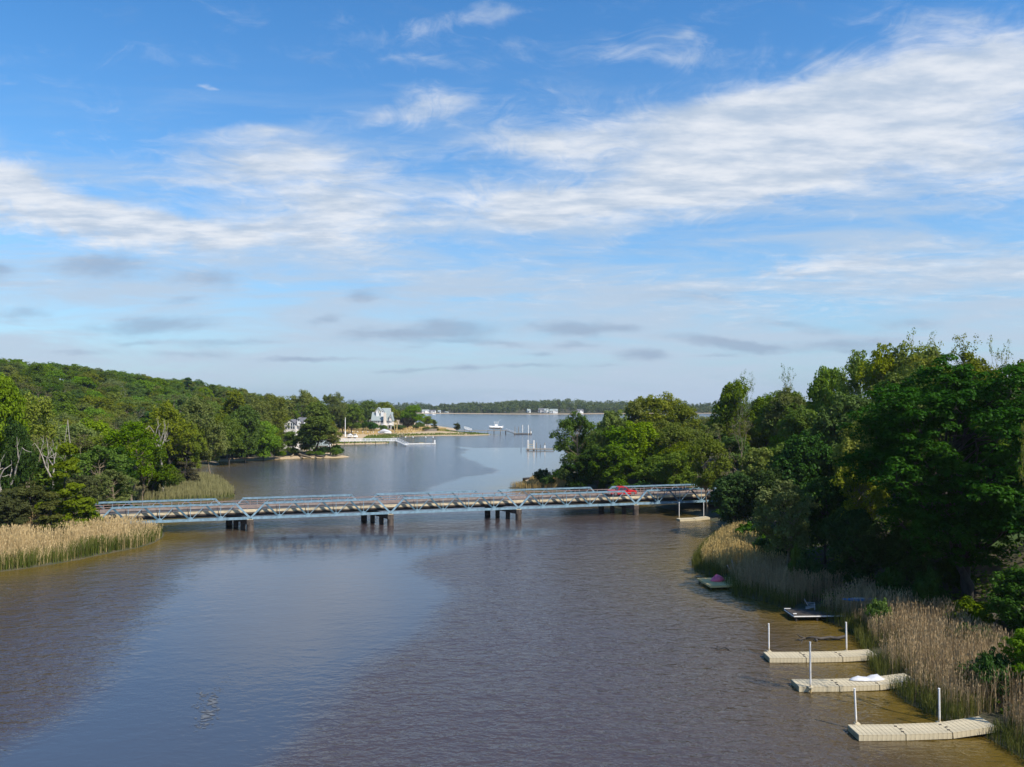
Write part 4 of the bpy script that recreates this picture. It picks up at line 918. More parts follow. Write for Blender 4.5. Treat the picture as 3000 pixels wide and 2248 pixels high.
# blue kayak on its rack, paddle boards
BLUEK = mat_basic('blue_kayak', (.03,.18,.42), .35, .1, 2); PINKK = mat_basic('pink_cover', (.62,.10,.18), .5, .3, 3)
def kayak(name, label, loc, rz, L, W_, mat, mat2, tilt=0., sheer=.10, cat='kayak'):
    rings = []; n = 12
    for i in range(13):
        t = i/12*2-1; w_ = W_*max(.03, (1-abs(t)**2.4)); zz = sheer*abs(t)**3
        rings.append([(t*L/2, w_*.5*math.cos(2*math.pi*k/n), zz+.15+.15*(.3+.7*(1-abs(t)**3))*math.sin(2*math.pi*k/n)) for k in range(n)])
    e = MB().loft(rings).build('hull', mat, None, smooth=True); e.name = name; e.location = loc; e.rotation_euler = (tilt, 0, rz); tag(e, label, cat)
    MB().loft([[(x, y*W_*.33, .285+.02*abs(x)) for y in (-1, 1)]+[(x, y*W_*.30, .31) for y in (1, -1)] for x in (-.75, 0, .75)]).build('seat_panel', mat2, e)
    return e
kp = F(2461, 1760, 1.75)
kayak('kayak', 'blue kayak with pale middle lying on a rack among the reeds', (kp.x+1.7, kp.y-.6, 1.85), .05, 3.6, .7, BLUEK, TARP)
e = empty('kayak_rack', (kp.x+1.7, kp.y-.6, 0), .05, 'dark wooden rack holding up the blue kayak in the reeds', 'rack')
for sx in (-1.1, 1.1):
    for sy in (-.35, .35): MB().box((sx, sy, .92), (.09, .09, 1.85)).build('post', WOOD, e)
    MB().box((sx, 0, 1.83), (.09, .8, .09)).build('crossbar', WOOD, e)
bp1 = F(2250+1650*.1808, 1700+420*.1808, 1.1)
kayak('canoe', 'pale grey upturned boat leaning beside the blue kayak', (bp1.x, bp1.y, 1.05), -1.0, 2.8, .7, GREYW, GREYW, .5, cat='boat')
kayak('paddle_board', 'narrow whitish board leaning behind the upturned grey boat', (bp1.x+.9, bp1.y+.6, 1.25), -.9, 2.6, .45, TARP, TARP, .9, cat='board')

# ------------------------------------------------------------------ yellow wood landing with pink kayak cover
yp = F(2081, 1717, .45)
e = empty('wooden_landing', (yp.x, yp.y, 0), math.radians(8), 'yellowish wooden landing by the reed point with a pink bundle on it', 'landing')
for k in range(18): MB().box((.14+k*.275, 2.0, .42), (.255, 3.9, .05)).build('plank', WOODY, e)
MB().box((2.45, 0, .32), (4.95, .06, .16)).build('rim_board', WOODY, e); MB().box((0, 2, .32), (.06, 4.0, .16)).build('rim_board', WOODY, e)
for x in (.2, 2.5, 4.6):
    for y in (.2, 3.7): MB().tube([(x, y, -1), (x, y, .38)], .11, 8).build('piling', WOODD, e)
pk = F(2000+385*.2712, 1500+750*.2712, .47)
lump('pink_bundle', [(0,.05,.04),(.3,.42,.35),(.8,.62,.72),(1.25,.5,.62),(1.6,.4,.38),(1.9,.1,.08)], 0, PINKK, 'pink and grey covered bundle on the yellowish landing', 'bundle', (pk.x-.9, pk.y+.2, .45), .15)
for (x0, y0, x1, y1, lb) in ((545,695,480,575,'pale slanted pole leaning out of the reeds behind the pink bundle'),(575,700,530,520,'taller nearly upright pole beside the slanted one behind the pink bundle')):
    a = F(2000+x0*.2712, 1500+y0*.2712, .3); bq = Q(2000+x1*.2712, 1500+y1*.2712, a.y); o = MB().tube([a, bq], .08, 8).build('pole', WOOD); tag(o, lb, 'pole')
wq = F(2000+620*.2712, 1500+622*.2712, 1.0)
e = empty('plank_walkway', (wq.x, wq.y, 0), .05, 'short yellow plank walk almost hidden in the reeds behind the pink bundle', 'walkway')
for k in range(4): MB().box((2.6, .2+k*.3, 1.0), (5.2, .27, .05)).build('plank', WOODY, e)
for x in (.3, 2.6, 4.9): MB().box((x, .6, .3), (.12, .9, 1.3)).build('support', WOODD, e)

# ------------------------------------------------------------------ driftwood
def log(name, label, pts, rad, branches, cat='log', mat=WOODD):
    mb = MB().tube(pts, rad, 8)
    for b in branches: mb.tube(b[0], b[1], 5)
    return tag(mb.build(name, mat, None, smooth=True), label, cat)
R6 = lambda x, y, z=.1: F(2250+x*.1808, 1700+y*.1808, z)
log('fallen_log', 'dark fallen trunk with forked limbs lying in the water between two docks', [R6(600,945,.1),R6(720,925,.3),R6(860,950,.12),R6(1000,925,.3),R6(1130,945,.15),R6(1280,905,.5)], [.06,.12,.15,.13,.17,.12],
    [([R6(600,940,.15),R6(520,915,.3),R6(470,870,.5)], [.09,.06,.03]), ([R6(600,940,.15),R6(520,970,.1),R6(430,975,.0)], [.09,.05,.02]), ([R6(780,960,.2),R6(790,1000,-.05),R6(790,1050,-.3)], [.14,.1,.06]), ([R6(560,980,.1),R6(520,1040,-.1)], [.06,.03])])
lq = [D(2030,1360,.5), D(2080,1345,.9), D(2160,1325,1.4)]
log('fallen_log', 'brown fallen log lying on the bank below the maple trunks', lq, [.28,.34,.36], [], mat=BARK)
log('floating_branch', 'thin dark branch drifting in the river left of the far white pole', [D(1535,1399,.05),D(1552,1402,.08),D(1566,1398,.1),D(1572,1402,.05),D(1580,1408,.0)], [.02,.04,.05,.04,.02], [([D(1558,1401,.08),D(1548,1396,.1)], [.03,.02])], 'branch')
log('driftwood', 'grey uprooted trunk with splayed roots on the sandy spit', [Vector((p.x,p.y,p.z)) for p in (F(853,1338,.6),F(868,1326,1.2),F(885,1335,1.),F(910,1340,.7))], [.3,.45,.5,.35], [([F(868,1326,1.2),F(855,1322,2.0)],[.3,.1]),([F(885,1335,1.),F(880,1345,.1)],[.25,.1])], mat=BARKT)
log('driftwood', 'short dark log on the outer part of the sandy spit', [F(925,1336,.8),F(940,1337,.9),F(952,1336,.8)], [.35,.45,.3], [])
log('log_wall', 'long brown timber log jutting into the water from the right bank beyond the bridge', [F(1532,1404,.3),F(1560,1402,.4),F(1600,1402,.5),F(1650,1399,.6)], [.35,.4,.4,.4], [], 'log', WOODD)
e = tag(MB().tube([F(250+1075*.4069,1350+240*.4069,0), F(250+1070*.4069,1350+215*.4069,.9)], .25, 8).tube([F(250+1000*.4069,1350+240*.4069,.3),F(250+1075*.4069,1350+232*.4069,.5)], .2, 6).build('old_piling', WOODD), 'stub of a dark old piling and beam at the tip of the marsh point', 'piling')
o = MB().sphere(F(250+748*.4069, 1350+105*.4069, 1.5), .45).build('buoy', TARP); tag(o, 'tiny white ball marker standing above the marsh reeds', 'marker')
# pale foam on the water
fc = D(450,1530); mb = MB(); FO = mat_basic('flakes', (.11,.12,.13), .8, .2, 2)
for (fx_, fy_, fs) in ((435,1500,.5),(455,1508,.6),(432,1525,.35),(460,1525,.7),(450,1545,.8),(440,1560,.5),(470,1490,.3),(490,1470,.25),(425,1570,.3),(462,1538,.5)):
    for k in range(26):
        c0 = D(fx_+rng.normal()*7, fy_+rng.normal()*6); r = fs*rng.uniform(.03, .16); n = 7
        mb.add([(c0.x+r*2.2*math.cos(6.283*j/n)*rng.uniform(.5,1.2), c0.y+r*math.sin(6.283*j/n)*rng.uniform(.5,1.2), .03+.0002*k) for j in range(n)], [tuple(range(n))])
tag(mb.build('flake_patch', FO), 'thin pale foam drifting on the river in front of the bridge', 'flakes', None, 'stuff')  # flat pale flakes laid just above the water sheet

# ------------------------------------------------------------------ lawn corner at the right edge
lw = F(2400+2030*.2714, 1400+690*.2714, gz(54, 80)); lz = gz(lw.x, lw.y)
e = empty('garden_deck', (lw.x, lw.y, lz), .1, 'low reddish timber deck on the lawn at the right picture edge', 'deck')
DECKP = mat_basic('deck_pink', (.42,.25,.20), .8, .2, 2)
for k in range(12): MB().box((2.2, .15+k*.27, .55), (4.6, .25, .05)).build('plank', DECKP, e)
MB().box((2.2, .0, .35), (4.6, .05, .35)).build('skirt_board', WOODD, e)
adirondack(lw.x+1.4, lw.y+1.2, lz+.58, .5, 'white slatted garden chair on the reddish deck', WHITE)
e = empty('picket_fence', (lw.x-1, lw.y-9, 0), 0, 'short dark picket fence on the slope below the lawn', 'fence')
fzv = gz(lw.x, lw.y-7)
for k in range(12): MB().box((.5+k*.35, 2, fzv+.6), (.12, .03, 1.2)).build('picket', WOOD, e)
for zz in (.3, .9): MB().box((2.4, 2.035, fzv+zz), (4.6, .04, .08)).build('rail', WOOD, e)

# ------------------------------------------------------------------ houses
def gable(e, x0, x1, y0, y1, z0, zw, zr, wall, roof, axis_='x', over=.5, thick=.25, name='wall'):
    """walled block with a pitched roof, ridge along axis_"""
    MB().box(((x0+x1)/2, (y0+y1)/2, (z0+zw)/2), (x1-x0, y1-y0, zw-z0)).build(name, wall, e)
    if axis_ == 'x':
        ym = (y0+y1)/2; gb = MB()
        for x in (x0+.01, x1-.01): gb.add([(x, y0, zw), (x, y1, zw), (x, ym, zr-.15)], [(0,1,2)])
        gb.build('gable', wall, e); s = (zr-zw)/((y1-y0)/2); ov = over
        rf = MB().prism([(0,0)]*0+[], 0, 0) if 0 else MB()
        for sg, ye in ((-1, y0), (1, y1)):
            ye2 = ye+sg*ov; ze = zw-s*ov
            rf.loft([[(x, ye2, ze), (x, ym, zr), (x, ym, zr+thick), (x, ye2, ze+thick)] for x in (x0-over, x1+over)])
    else:
        xm = (x0+x1)/2; gb = MB()
        for y in (y0+.01, y1-.01): gb.add([(x0, y, zw), (x1, y, zw), (xm, y, zr-.15)], [(0,1,2)])
        gb.build('gable', wall, e); s = (zr-zw)/((x1-x0)/2); rf = MB()
        for sg, xe in ((-1, x0), (1, x1)):
            xe2 = xe+sg*over; ze = zw-s*over
            rf.loft([[(xe2, y, ze), (xm, y, zr), (xm, y, zr+thick), (xe2, y, ze+thick)] for y in (y0-over, y1+over)])
    return rf.build('roof', roof, e)
def window(e, x, y, z, w_, h_, face='y'):
    if face == 'y': o = MB().box((x, y-.04, z), (w_+.3, .08, h_+.3)).build('window', WHITE, e); MB().box((x, y-.09, z), (w_, .04, h_)).build('pane', GLASSM, o)
    else: o = MB().box((x+.04, y, z), (.08, w_+.3, h_+.3)).build('window', WHITE, e); MB().box((x+.09, y, z), (.04, w_, h_)).build('pane', GLASSM, o)
# grey-roofed house on the peninsula. zoom window: origin (980,1160), 0.1130 px per unit
HY = 545.; hb = Q(980+1200*.113, 1160+860*.113, HY); gh = gz(hb.x, hb.y); kpx = HY/FL*.113     # metres per unit of the zoom
hx = lambda x: (x-1200)*kpx
hz = lambda y: Q(1100, 1160+y*.113, HY).z-gh
e = empty('house', (hb.x, hb.y, gh-.2), 0, 'large cream house with steep pale grey roofs, tall chimney and water deck on the peninsula', 'house')
zw = hz(625); 
rf = gable(e, hx(960), hx(1480), 0, 9, 0, zw, hz(425), STUC, ROOFG, 'x', .4)
gable(e, hx(1010), hx(1190), 4, 12, hz(520), hz(420), hz(300), STUC, ROOFG, 'y', .3, name='upper_wall')
gable(e, hx(1180), hx(1400), 4.5, 12, hz(520), hz(440), hz(322), STUC, ROOFG, 'x', .3, name='upper_wall')
gable(e, hx(1185), hx(1290), 2.0, 8, hz(560), hz(425), hz(335), WHITE, ROOFG, 'y', .3, name='dormer_wall')
gable(e, hx(1060), hx(1130), 2.0, 8, hz(560), hz(420), hz(325), WHITE, ROOFG, 'y', .2, name='dormer_wall')
gable(e, hx(1420), hx(1500), -1.0, 7, 0, hz(605), hz(460), STUC, ROOFG, 'y', .35, name='wing_wall')
MB().box((hx(1310), -1.0, (hz(430))/2), (hx(1340)-hx(1283), 2.0, hz(430))).build('chimney', STUC, rf)
dk = MB().box((hx(1380), -3.2, hz(738)), (hx(1500)-hx(1250), 4.5, .3)).build('balcony', WHITE, e)
for k in range(9): MB().box((hx(1255)+k*(hx(1498)-hx(1255))/8, -5.35, hz(715)), (.15, .12, 1.2)).build('baluster', WHITE, dk)
MB().box((hx(1377), -5.35, hz(692)), (hx(1500)-hx(1250), .15, .15)).build('handrail', WHITE, dk)
for k in range(4): MB().box((hx(1262)+k*(hx(1495)-hx(1262))/3, -5.2, hz(738)/2), (.35, .35, hz(738))).build('porch_post', WHITE, e)
for x in (1000, 1050, 1100, 1150, 1210, 1245): window(e, hx(x), 0, hz(665), .8, 1.5)
for x in (1365, 1400, 1435, 1470): window(e, hx(x), -1.0 if x > 1418 else 0, hz(665), .7, 1.6)
for x in (1040, 1120, 1200, 1365, 1440): window(e, hx(x), -1.0 if x > 1418 else 0, hz(800), .9, 1.5)
window(e, hx(1236), 2.0, hz(400), .6, .8); window(e, hx(1460), -1.0, hz(560), .6, .9)
# lookout stand beside it
lp = Q(980+1590*.113, 1160+880*.113, 520.); lz_ = gz(lp.x, 520.); k2 = 520./FL*.113
e = empty('lookout_stand', (lp.x, 520., lz_), 0, 'yellow timber lookout platform on tall legs right of the grey roofed house', 'lookout')
hh = Q(1150, 1160+740*.113, 520.).z-lz_; ht = Q(1150, 1160+680*.113, 520.).z-lz_
for sx in (-.8, .8):
    for sy in (-.8, .8): MB().box((sx, sy, ht/2), (.28, .28, ht)).build('leg', WOODY, e)
MB().box((0, 0, hh), (2.4, 2.4, .25)).build('platform', WOODY, e)
for sy in (-1.1, 1.1): MB().box((0, sy, ht), (2.4, .15, .2)).build('rail', WOODY, e)
for sx in (-1.1, 1.1): MB().box((sx, 0, ht), (.15, 2.0, .2)).build('rail', WOODY, e)
MB().bar((0, -.9, .2), (1.2, -.9, hh), .3, .12).build('ladder', WOODY, e)
# pale house behind the spit. zoom window: origin (800,1150), .226 px
PY_ = 345.; pb = Q(800+270*.226, 1150+480*.226, PY_); pz_ = gz(pb.x, PY_); k3 = PY_/FL*.226
pxf = lambda x: (x-270)*k3
pzf = lambda y: Q(860, 1150+y*.226, PY_).z-pz_
e = empty('house', (pb.x, PY_, pz_-.2), 0, 'pale house with arched windows half hidden by the tall tree on the sand spit', 'house')
gable(e, pxf(140), pxf(300), 0, 8, 0, pzf(410), pzf(352), PINKW, ROOFD, 'y', .3)
gable(e, pxf(300), pxf(385), 1.5, 9, 0, pzf(380), pzf(330), PINKW, ROOFD, 'x', .3, name='wing_wall')
gable(e, pxf(305), pxf(348), .6, 5, pzf(430), pzf(365), pzf(325), WHITE, ROOFD, 'y', .15, name='dormer_wall')
for x in (205, 240, 268): window(e, pxf(x), 0, pzf(408), .7, 1.3)
window(e, pxf(326), .6, pzf(350), .7, .9)
for x in (170, 205, 240, 270): window(e, pxf(x), 0, pzf(450), .8, 1.2)
e = empty('boat_house', (Q(800+610*.226, 1150, 330.).x, 330., gz(Q(800+610*.226, 1150, 330.).x, 330.)-.1), 0, 'low pale pinkish outbuilding by the water behind the spit tree', 'outbuilding')
gable(e, -4.5, 3.5, 0, 6, 0, 3.0, 4.8, PINKW, ROOFG, 'x', .4)
for x in (-3.2, -1, 1.4): window(e, x, 0, 1.7, 1., 1.1)
# far shore houses: (display x, base y, width px(full), height px(full), wall, roof, label)
FH = [(885,888,14,9,1700,WHITE,ROOFG,'white house on the far shore, seen just left of the lone round tree'),(919,889,20,10,1690,WHITE,ROOFG,'long white house on the far shore right of the lone round tree'),(934,889.5,18,9,1690,WHITE,ROOFD,'white house with dark roof second along the far left shore'),
      (949,890,8,8,1680,WHITE,ROOFG,'tiny pointed white house at the end of the far left row'),(965,891,9,4,1670,WHITE,ROOFG,'low white shed on the far beach'),
      (1142,889,9,11,1600,WHITE,ROOFG,'small white house alone in the trees of the far shore'),(1169,888,15,13,1600,PINKW,ROOFD,'tall grey-white house on the far shore, left of the pair above the dunes'),(1180,888,12,13,1590,WHITE,ROOFG,'narrow white gabled house between the two large far shore houses'),
      (1196,890,23,13,1580,WHITE,ROOFG,'broad white house with pale roof above the far dunes'),(1253,889,18,12,1600,WHITE,ROOFD,'boxy white house at the right end of the far shore')]
for (dx, by, wp, hp, Y, wall, roof, lb) in FH:
    p = QD(dx, by, Y); z0_ = min(gz(p.x, Y), p.z) if p.z > 0 else gz(p.x, Y); kk = Y/FL; W_ = wp*kk; Hh = hp*kk
    e = empty('far_house', (p.x, Y, gz(p.x, Y)-.5), rng.uniform(-.25, .25), lb, 'house', 'houses on the far shore')
    gable(e, -W_/2, W_/2, -4, 5, 0, Hh*.58, Hh, wall, roof, 'x', .5, .4)
    if wp > 10: gable(e, -W_*.1, W_*.28, -6, 2, 0, Hh*.55, Hh*.92, wall, roof, 'y', .4, .4, 'wing_wall')
    for k in range(3):
        x = -W_*.36+k*W_*.2-(.0 if k < 2 else .2)
        for zz in (Hh*.18, Hh*.42): window(e, x, -4, zz, 1.3, 1.5)

# ------------------------------------------------------------------ piers of the house peninsula
def walkpier(name, label, a, b_, z0, w_, rail, post_every, mat, railmat, deckmat=None, z1=None):
    a = Vector((a.x, a.y, 0)); b_ = Vector((b_.x, b_.y, 0)); d = b_-a; L = d.length; ang = math.atan2(d.y, d.x); z1 = z0 if z1 is None else z1
    e = empty(name, a, ang, label, 'pier'); sl = (z1-z0)/L
    n = max(2, int(L/1.2))
    for k in range(min(n, 90)):
        x = (k+.5)*L/n; MB().box((x, 0, z0+sl*x), (L/n-.06, w_, .12)).build('plank', deckmat or mat, e)
    MB().bar((0, -w_/2, z0-.15), (L, -w_/2, z1-.15), .12, .25).build('side_beam', mat, e)
    m = max(1, int(L/post_every))
    for k in range(m+1):
        x = k*L/m; MB().box((x, -w_/2-.02, (z0+sl*x)/2-.6), (.28, .28, z0+sl*x+1.)).build('piling', WOODD, e)
    if rail:
        for sy in (-1, 1):
            ro = MB(); 
            for zz in (.55, 1.1): ro.bar((0, sy*w_/2, z0+zz), (L, sy*w_/2, z1+zz), .12, .14)
            r_ = ro.build('handrail', railmat, e)
            for k in range(2*m+1): x = k*L/(2*m); MB().box((x, sy*w_/2, z0+sl*x+.55), (.12, .12, 1.1)).build('rail_post', railmat, r_)
    return e
R4 = lambda x, y, z=0.: F(800+x*.226, 1150+y*.226, z)
Zw = R4(790, 690).y
wl0 = Q(800+790*.226, 1300, Zw); wl1 = Q(800+1600*.226, 1300, Zw+3)
zdeck = Q(1100, 1150+628*.226, Zw).z
walkpier('walkway_pier', 'long walkway with white double railing along the marsh in front of the houses', wl0, wl1, zdeck, 2.0, True, 5.2, WHITE, WHITE)
wl2 = Q(800+1735*.226, 1300, Zw-6)
walkpier('gangway', 'sloping white railed gangway leading down to the float with four lamps', wl1, wl2, zdeck, 1.6, True, 20, WHITE, WHITE, z1=.6)
fa = R4(1712, 668, .3); fb = R4(2112, 664, .3)
e = empty('floating_dock', (fa.x, fa.y, 0), math.atan2(fb.y-fa.y, fb.x-fa.x), 'long white edged float at the foot of the gangway, carrying four globe lamps', 'dock'); Lf = (Vector(fb)-Vector(fa)).length
MB().box((Lf/2, 1.2, .30), (Lf, 2.4, .45)).build('float', WHITE, e); 
for k in range(40): MB().box(((k+.5)*Lf/40, 1.2, .55), (Lf/40-.05, 2.3, .06)).build('plank', WOOD, e)
MB().box((Lf-.6, .6, 1.4), (.6, .6, 1.5)).build('utility_box', WHITE, e)
MB().box((Lf*.53, 1.0, .68), (2.6, 1.0, .2)).build('dock_ramp', WOODY, e)
GLOBE = mat_basic('globe_glass', (.8,.8,.78), .3, .03, 1)
for x in (1718, 1815, 1980, 2075):
    p = R4(x, 660, .5); tt_ = (p.x-fa.x)/(fb.x-fa.x)*Lf
    le = empty('lamp_post', e.matrix_basic @ Vector((tt_, 1.9, .55)) if 0 else (p.x, fa.y+1.9, .58), 0, {1718:'first globe lamp of the white float, at the foot of the gangway',1815:'second globe lamp of the white float from the gangway',1980:'third globe lamp of the white float from the gangway',2075:'last globe lamp of the white float, at its outer end'}[x], 'lamp', 'globe lamps on the white float')
    MB().tube([(0,0,0),(0,0,2.9)], .11, 8).build('post', WOOD, le); MB().sphere((0,0,3.15), .38).build('globe', GLOBE, le, smooth=True)
# covered boat on its float
def hull(L, W_, Hh, n=12):
    rings = []
    for i in range(n+1):
        t = i/n; w_ = W_/2*min(1, (1-t)**.55*1.25 if t > .45 else 1.); w_ = max(w_, .03); kz = Hh*(.12*(t**2)*2.2); keel = .0+.55*Hh*max(0, t-.7)**1.2*2.2
        rings.append([(t*L, -w_, Hh+kz), (t*L, -w_*.86, Hh*.35+kz*.4+keel*.3), (t*L, 0, keel), (t*L, w_*.86, Hh*.35+kz*.4+keel*.3), (t*L, w_, Hh+kz)])
    return rings
cb = R4(1345, 560, .8); cb.y += 3; kq = cb.y/FL*.226
e = empty('covered_boat', (R4(1525, 566).x*1.0, R4(1440, 566).y+2.0, 1.1), math.pi, 'motor boat shrouded in a white cover on the float by the sandy bank', 'boat'); Lb = 180*kq
MB().loft(hull(Lb, 2.9, 1.4)).build('hull', WHITE, e, smooth=True)
rg = []
for i, (t, w_, h_) in enumerate([(0,1.3,.25),(.08,1.4,.9),(.3,1.45,1.6),(.5,1.4,2.1),(.62,1.25,1.9),(.8,.9,.8),(1.,.1,.2)]):
    rg.append([(t*Lb, w_*math.cos(math.pi*k/10), 1.35+.14*t*2+h_*math.sin(math.pi*k/10)) for k in range(11)])
MB().loft(rg).build('cover', TARP, e, smooth=True)
c0 = R4(1110, 572, .5); c1 = R4(1672, 568, .5)
walkpier('small_pier', 'low pier beside the white covered boat', Vector((c0.x, R4(1400,570).y, 0)), Vector((c1.x, R4(1400,570).y, 0)), .9, 2.2, False, 5, WOOD, WHITE)
o = MB().tube([R4(1572,560,0), Q(800+1572*.226, 1150+478*.226, R4(1572,560).y)], .22, 8).build('mooring_post', WOOD); tag(o, 'tall pale post right of the white covered boat', 'post')
for k, x in enumerate((900, 1030, 1095, 1160, 1228, 1300)):
    yy = R4(1400,570).y+3; p = Q(800+x*.226, 1150+555*.226, yy); top = Q(800+x*.226, 1150+527*.226, yy)
    gzz = gz(p.x, yy); le = empty('lamp_post', (p.x, yy, gzz-.1), 0, f'small white globe light on a short post above the sand, {("first","second","third","fourth","fifth","sixth")[k]} from the left', 'lamp', 'small globe lights along the sandy bank')
    hh_ = max(1.2, top.z-gzz); MB().tube([(0,0,0),(0,0,hh_)], .10, 6).build('post', WOOD, le); MB().sphere((0,0,hh_+.2), .3, 8, 5).build('globe', GLOBE, le)
# parked boats / trailers and the utility pole
up = R4(935, 500); yy = 455.; pq = Q(800+935*.226, 1150+500*.226, yy); tq = Q(800+938*.226, 1150+325*.226, yy); g_ = gz(pq.x, yy)
e = empty('flagpole', (pq.x, yy, g_), 0, 'tall white pole standing on the sand before the dark trees', 'pole'); MB().tube([(0,0,0),(0,0,3.2)], .42, 8).build('base', WHITE, e); MB().tube([(0,0,3.2),(0,0,tq.z-g_)], .2, 8).build('mast', WHITE, e)
for (xa, xb, yb, h_, lb) in ((958,1040,512,2.2,'white covered boat on a trailer behind the sandy bank'),(1042,1098,500,2.4,'small white cabin boat on a trailer right of the covered one')):
    yy = 440.; pa = Q(800+xa*.226, 1150+yb*.226, yy); L_ = (xb-xa)*.226*yy/FL; g_ = gz(pa.x+L_/2, yy)
    e = empty('trailer_boat', (pa.x, yy, g_+.4), 0, lb, 'boat'); MB().loft(hull(L_, 2.3, 1.1)).build('hull', WHITE, e, smooth=True)
    if xa < 1000:
        MB().loft([[(t*L_, w_*math.cos(math.pi*k/8), 1.1+h2*math.sin(math.pi*k/8)) for k in range(9)] for t, w_, h2 in ((0,1,.2),(.3,1.1,1.1),(.6,1.,1.4),(.85,.6,.6),(1,.05,.2))]).build('cover', TARP, e, smooth=True)
    else:
        MB().box((L_*.45, 0, 1.75), (L_*.4, 1.7, 1.2)).build('cabin', WHITE, e); MB().box((L_*.45, -.87, 1.9), (L_*.32, .04, .6)).build('window', GLASSM, e); MB().box((L_*.45, 0, 2.4), (L_*.5, 1.9, .1)).build('roof', WHITE, e)
    for x in (.3, .55): MB().tube([(L_*x, -1.2, -.05), (L_*x, -1.0, -.05)], .35, 10).build('wheel', BLK, e)
# snow fence on the dune
e = empty('dune_fence', R4(1945, 530, 0), 0, 'pale slatted fence on the dune near the long boat pier', 'fence'); fp_ = R4(1945, 545, 0); fq = R4(2120, 542, 0); e.location = (fp_.x, fp_.y+8, gz(fp_.x, fp_.y+8)-.1)
n = 26; L_ = fq.x-fp_.x
slm = MB().box((0, 0, .9), (.3, .06, 1.8)).mesh('slat', WOOD)
for k in range(n): link('slat', slm, e, (k*L_/n, 0, gz(fp_.x+k*L_/n, fp_.y+8)-e.location.z))
# long boat pier behind the dune tip.  zoom: origin (1150,1150), .2712
R5 = lambda x, y, z=0.: F(1150+x*.2712, 1150+y*.2712, z)
Yp = R5(1100, 452).y
def Q5(x, y, Y): return Q(1150+x*.2712, 1150+y*.2712, Y)
zd = Q5(1000, 410, Yp).z
walkpier('boat_pier', 'long low pier running out from the dune tip past the boat lift', Q5(640, 410, Yp), Q5(1225, 410, Yp), zd, 2.2, False, 10, WOOD, WHITE)
g1 = Q5(1225, 410, Yp); g2 = Q5(1320, 440, Yp-4)
walkpier('gangway', 'thin sloping gangway from the long boat pier down to the dark float', g1, g2, zd, 1.3, True, 30, WOOD, WHITE, z1=.7)
g3 = Q5(775, 372, Yp+2)
walkpier('stair_ramp', 'white railed ramp climbing the dune tip at the start of the boat pier', Q5(775, 380, Yp+2), Q5(855, 400, Yp+2), Q5(775, 385, Yp+2).z, 1.6, True, 6, WHITE, WHITE, z1=zd)
fl = empty('floating_dock', (Q5(1312, 445, Yp-4).x, Yp-4, 0), 0, 'dark float with tall pilings at the end of the long boat pier', 'dock'); L_ = (Q5(1505,445,Yp-4)-Q5(1312,445,Yp-4)).x
MB().box((L_/2, 1.5, .4), (L_, 3.2, .6)).build('float', WOODD, fl)
for k in range(24): MB().box(((k+.5)*L_/24, 1.5, .74), (L_/24-.06, 3.1, .08)).build('plank', WOOD, fl)
for x, t_ in ((1322,372),(1362,372),(1405,352),(1467,352),(1488,388)):
    p = Q5(x, 440, Yp-4); tp_ = Q5(x, t_, Yp-4); MB().tube([(p.x-fl.location.x, 3.3 if x in (1362,1405) else -.2, -1), (p.x-fl.location.x, 3.3 if x in (1362,1405) else -.2, tp_.z)], .28 if x in (1405,1467) else .2, 8).build('piling', PIPE if x in (1405,1467) else WOOD, fl)
MB().box((L_-.5, .5, 1.5), (.7, .7, 1.5)).build('utility_box', WHITE, fl)
# centre console boat on the lift
bx0 = Q5(1040, 405, Yp+3); bx1 = Q5(1187, 405, Yp+3); zb_ = Q5(1100, 398, Yp+3).z; L_ = bx1.x-bx0.x
e = empty('fishing_boat', (bx1.x, Yp+4, zb_), math.pi, 'white fishing boat with a hard top raised on a lift beside the long pier', 'boat')
MB().loft(hull(L_, 3.1, 2.0)).build('hull', WHITE, e, smooth=True)
MB().box((L_*.45, 0, 2.9), (2.0, 1.3, 1.8)).build('console', WHITE, e); MB().box((L_*.45+1.02, 0, 3.3), (.05, 1.1, .8)).build('windscreen', GLASSM, e)
MB().box((L_*.45, 0, 5.0), (3.6, 2.2, .18)).build('hard_top', WHITE, e)
for sx in (-1.3, 1.3):
    for sy in (-.9, .9): MB().tube([(L_*.45+sx, sy, 2.1), (L_*.45+sx*.9, sy, 5.0)], .07, 6).build('top_post', WHITE, e)
for sy in (-.6, .6): MB().box((-.35, sy, 1.9), (.6, .5, 1.5)).build('outboard_engine', TARP, e)
for sy in (-1, 1): MB().tube([(L_*.35, sy*.9, 5.1), (L_*.1, sy*1.6, 7.0)], .04, 4).build('fishing_rod', WHITE, e)
e2 = empty('boat_lift', (bx1.x, Yp+4, 0), math.pi, 'timber lift frame under the white fishing boat', 'lift')
for x in (.15, .62):
    for y in (-2., 2.): MB().tube([(L_*x, y, -1), (L_*x, y, zb_+1.6)], .22, 8).build('piling', WOOD, e2)
    MB().box((L_*x, 0, zb_+.02), (.3, 4.2, .3)).build('cradle_beam', WOODD, e2)
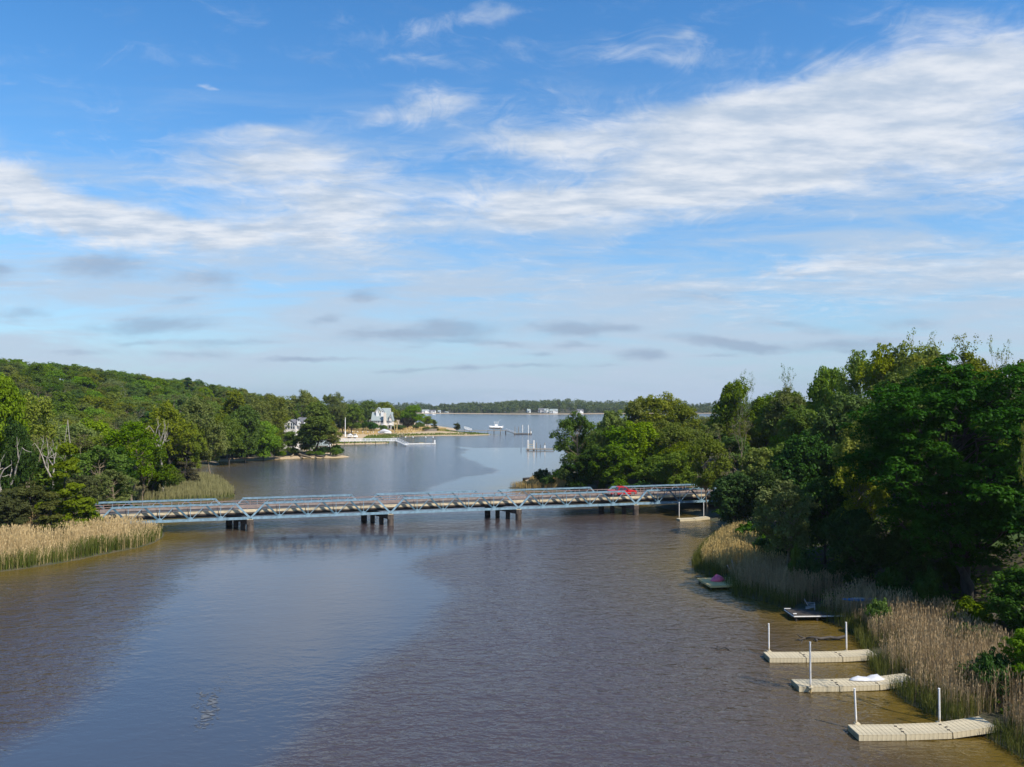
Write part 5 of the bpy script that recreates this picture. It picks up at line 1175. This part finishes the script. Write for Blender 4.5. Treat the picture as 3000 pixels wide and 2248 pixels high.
# mid-river lift dock beyond the bridge
Ym = R5(1500, 625).y
fl = empty('lift_dock', (Q5(1440, 620, Ym).x, Ym, 0), 0, 'weathered boat lift frame with four pairs of posts in mid river beyond the bridge', 'dock'); X0 = fl.location.x; L_ = Q5(1745, 620, Ym).x-X0
MB().box((L_/2, 0, .5), (L_, 2.0, .4)).build('float', WOOD, fl)
for k in range(22): MB().box(((k+.5)*L_/22, 0, .73), (L_/22-.05, 1.9, .06)).build('plank', WOOD, fl)
for x, t_ in ((1460,518),(1470,518),(1523,520),(1532,520),(1556,545),(1646,545)):
    p = Q5(x, 600, Ym); tz = Q5(x, t_, Ym).z
    for yy in ((1.4, 4.2) if x < 1550 else (1.2,)): MB().tube([(p.x-X0, yy, -1), (p.x-X0, yy, tz)], .17, 8).build('piling', PIPE if x < 1550 else WOOD, fl)
for zz in (1.5, 2.6): MB().box((Q5(1496,600,Ym).x-X0, 1.4, zz), (Q5(1532,600,Ym).x-Q5(1460,600,Ym).x, .2, .2)).build('lift_beam', WOODY, fl)
MB().box((Q5(1646,600,Ym).x-X0, .4, 1.6), (.6, .6, 1.2)).build('utility_box', WHITE, fl)
for x, yt, lb in ((1388,595,'thin leaning stake in the water left of the mid river lift'),(1598,565,'short stake standing right of the mid river lift')):
    p = Q5(x, 625, Ym); t_ = Q5(x, yt, Ym); tag(MB().tube([(p.x, Ym+.5, -1), (t_.x, Ym+.5, t_.z)], .12, 6).build('stake', WOODD), lb, 'stake')
sb_ = F(1265, 1216, .3); e = empty('small_boat', sb_, .3, 'tiny white boat moving on the bay before the far left shore', 'boat'); MB().loft(hull(7, 2.4, 1.1)).build('hull', WHITE, e, smooth=True); MB().box((3, 0, 1.6), (1.5, 1.4, 1.2)).build('console', WHITE, e)
print('tris', sum(len(m.polygons)*2 for m in bpy.data.meshes))

# ------------------------------------------------------------------ air
hm = bpy.data.materials.new('haze'); hm.use_nodes = True; q = G(hm.node_tree); q.n.clear()
pv = q.node('ShaderNodeVolumePrincipled'); pv.inputs['Color'].default_value = (.80, .88, 1, 1); pv.inputs['Density'].default_value = .00007; pv.inputs['Anisotropy'].default_value = .3
oo = q.node('ShaderNodeOutputMaterial'); q.l.new(pv.outputs[0], oo.inputs['Volume'])
tag(MB().box((0, 1360, 32), (6100, 3400, 72)).build('haze', hm), 'thin bluish air haze over the river and bay', 'haze', None, 'stuff')
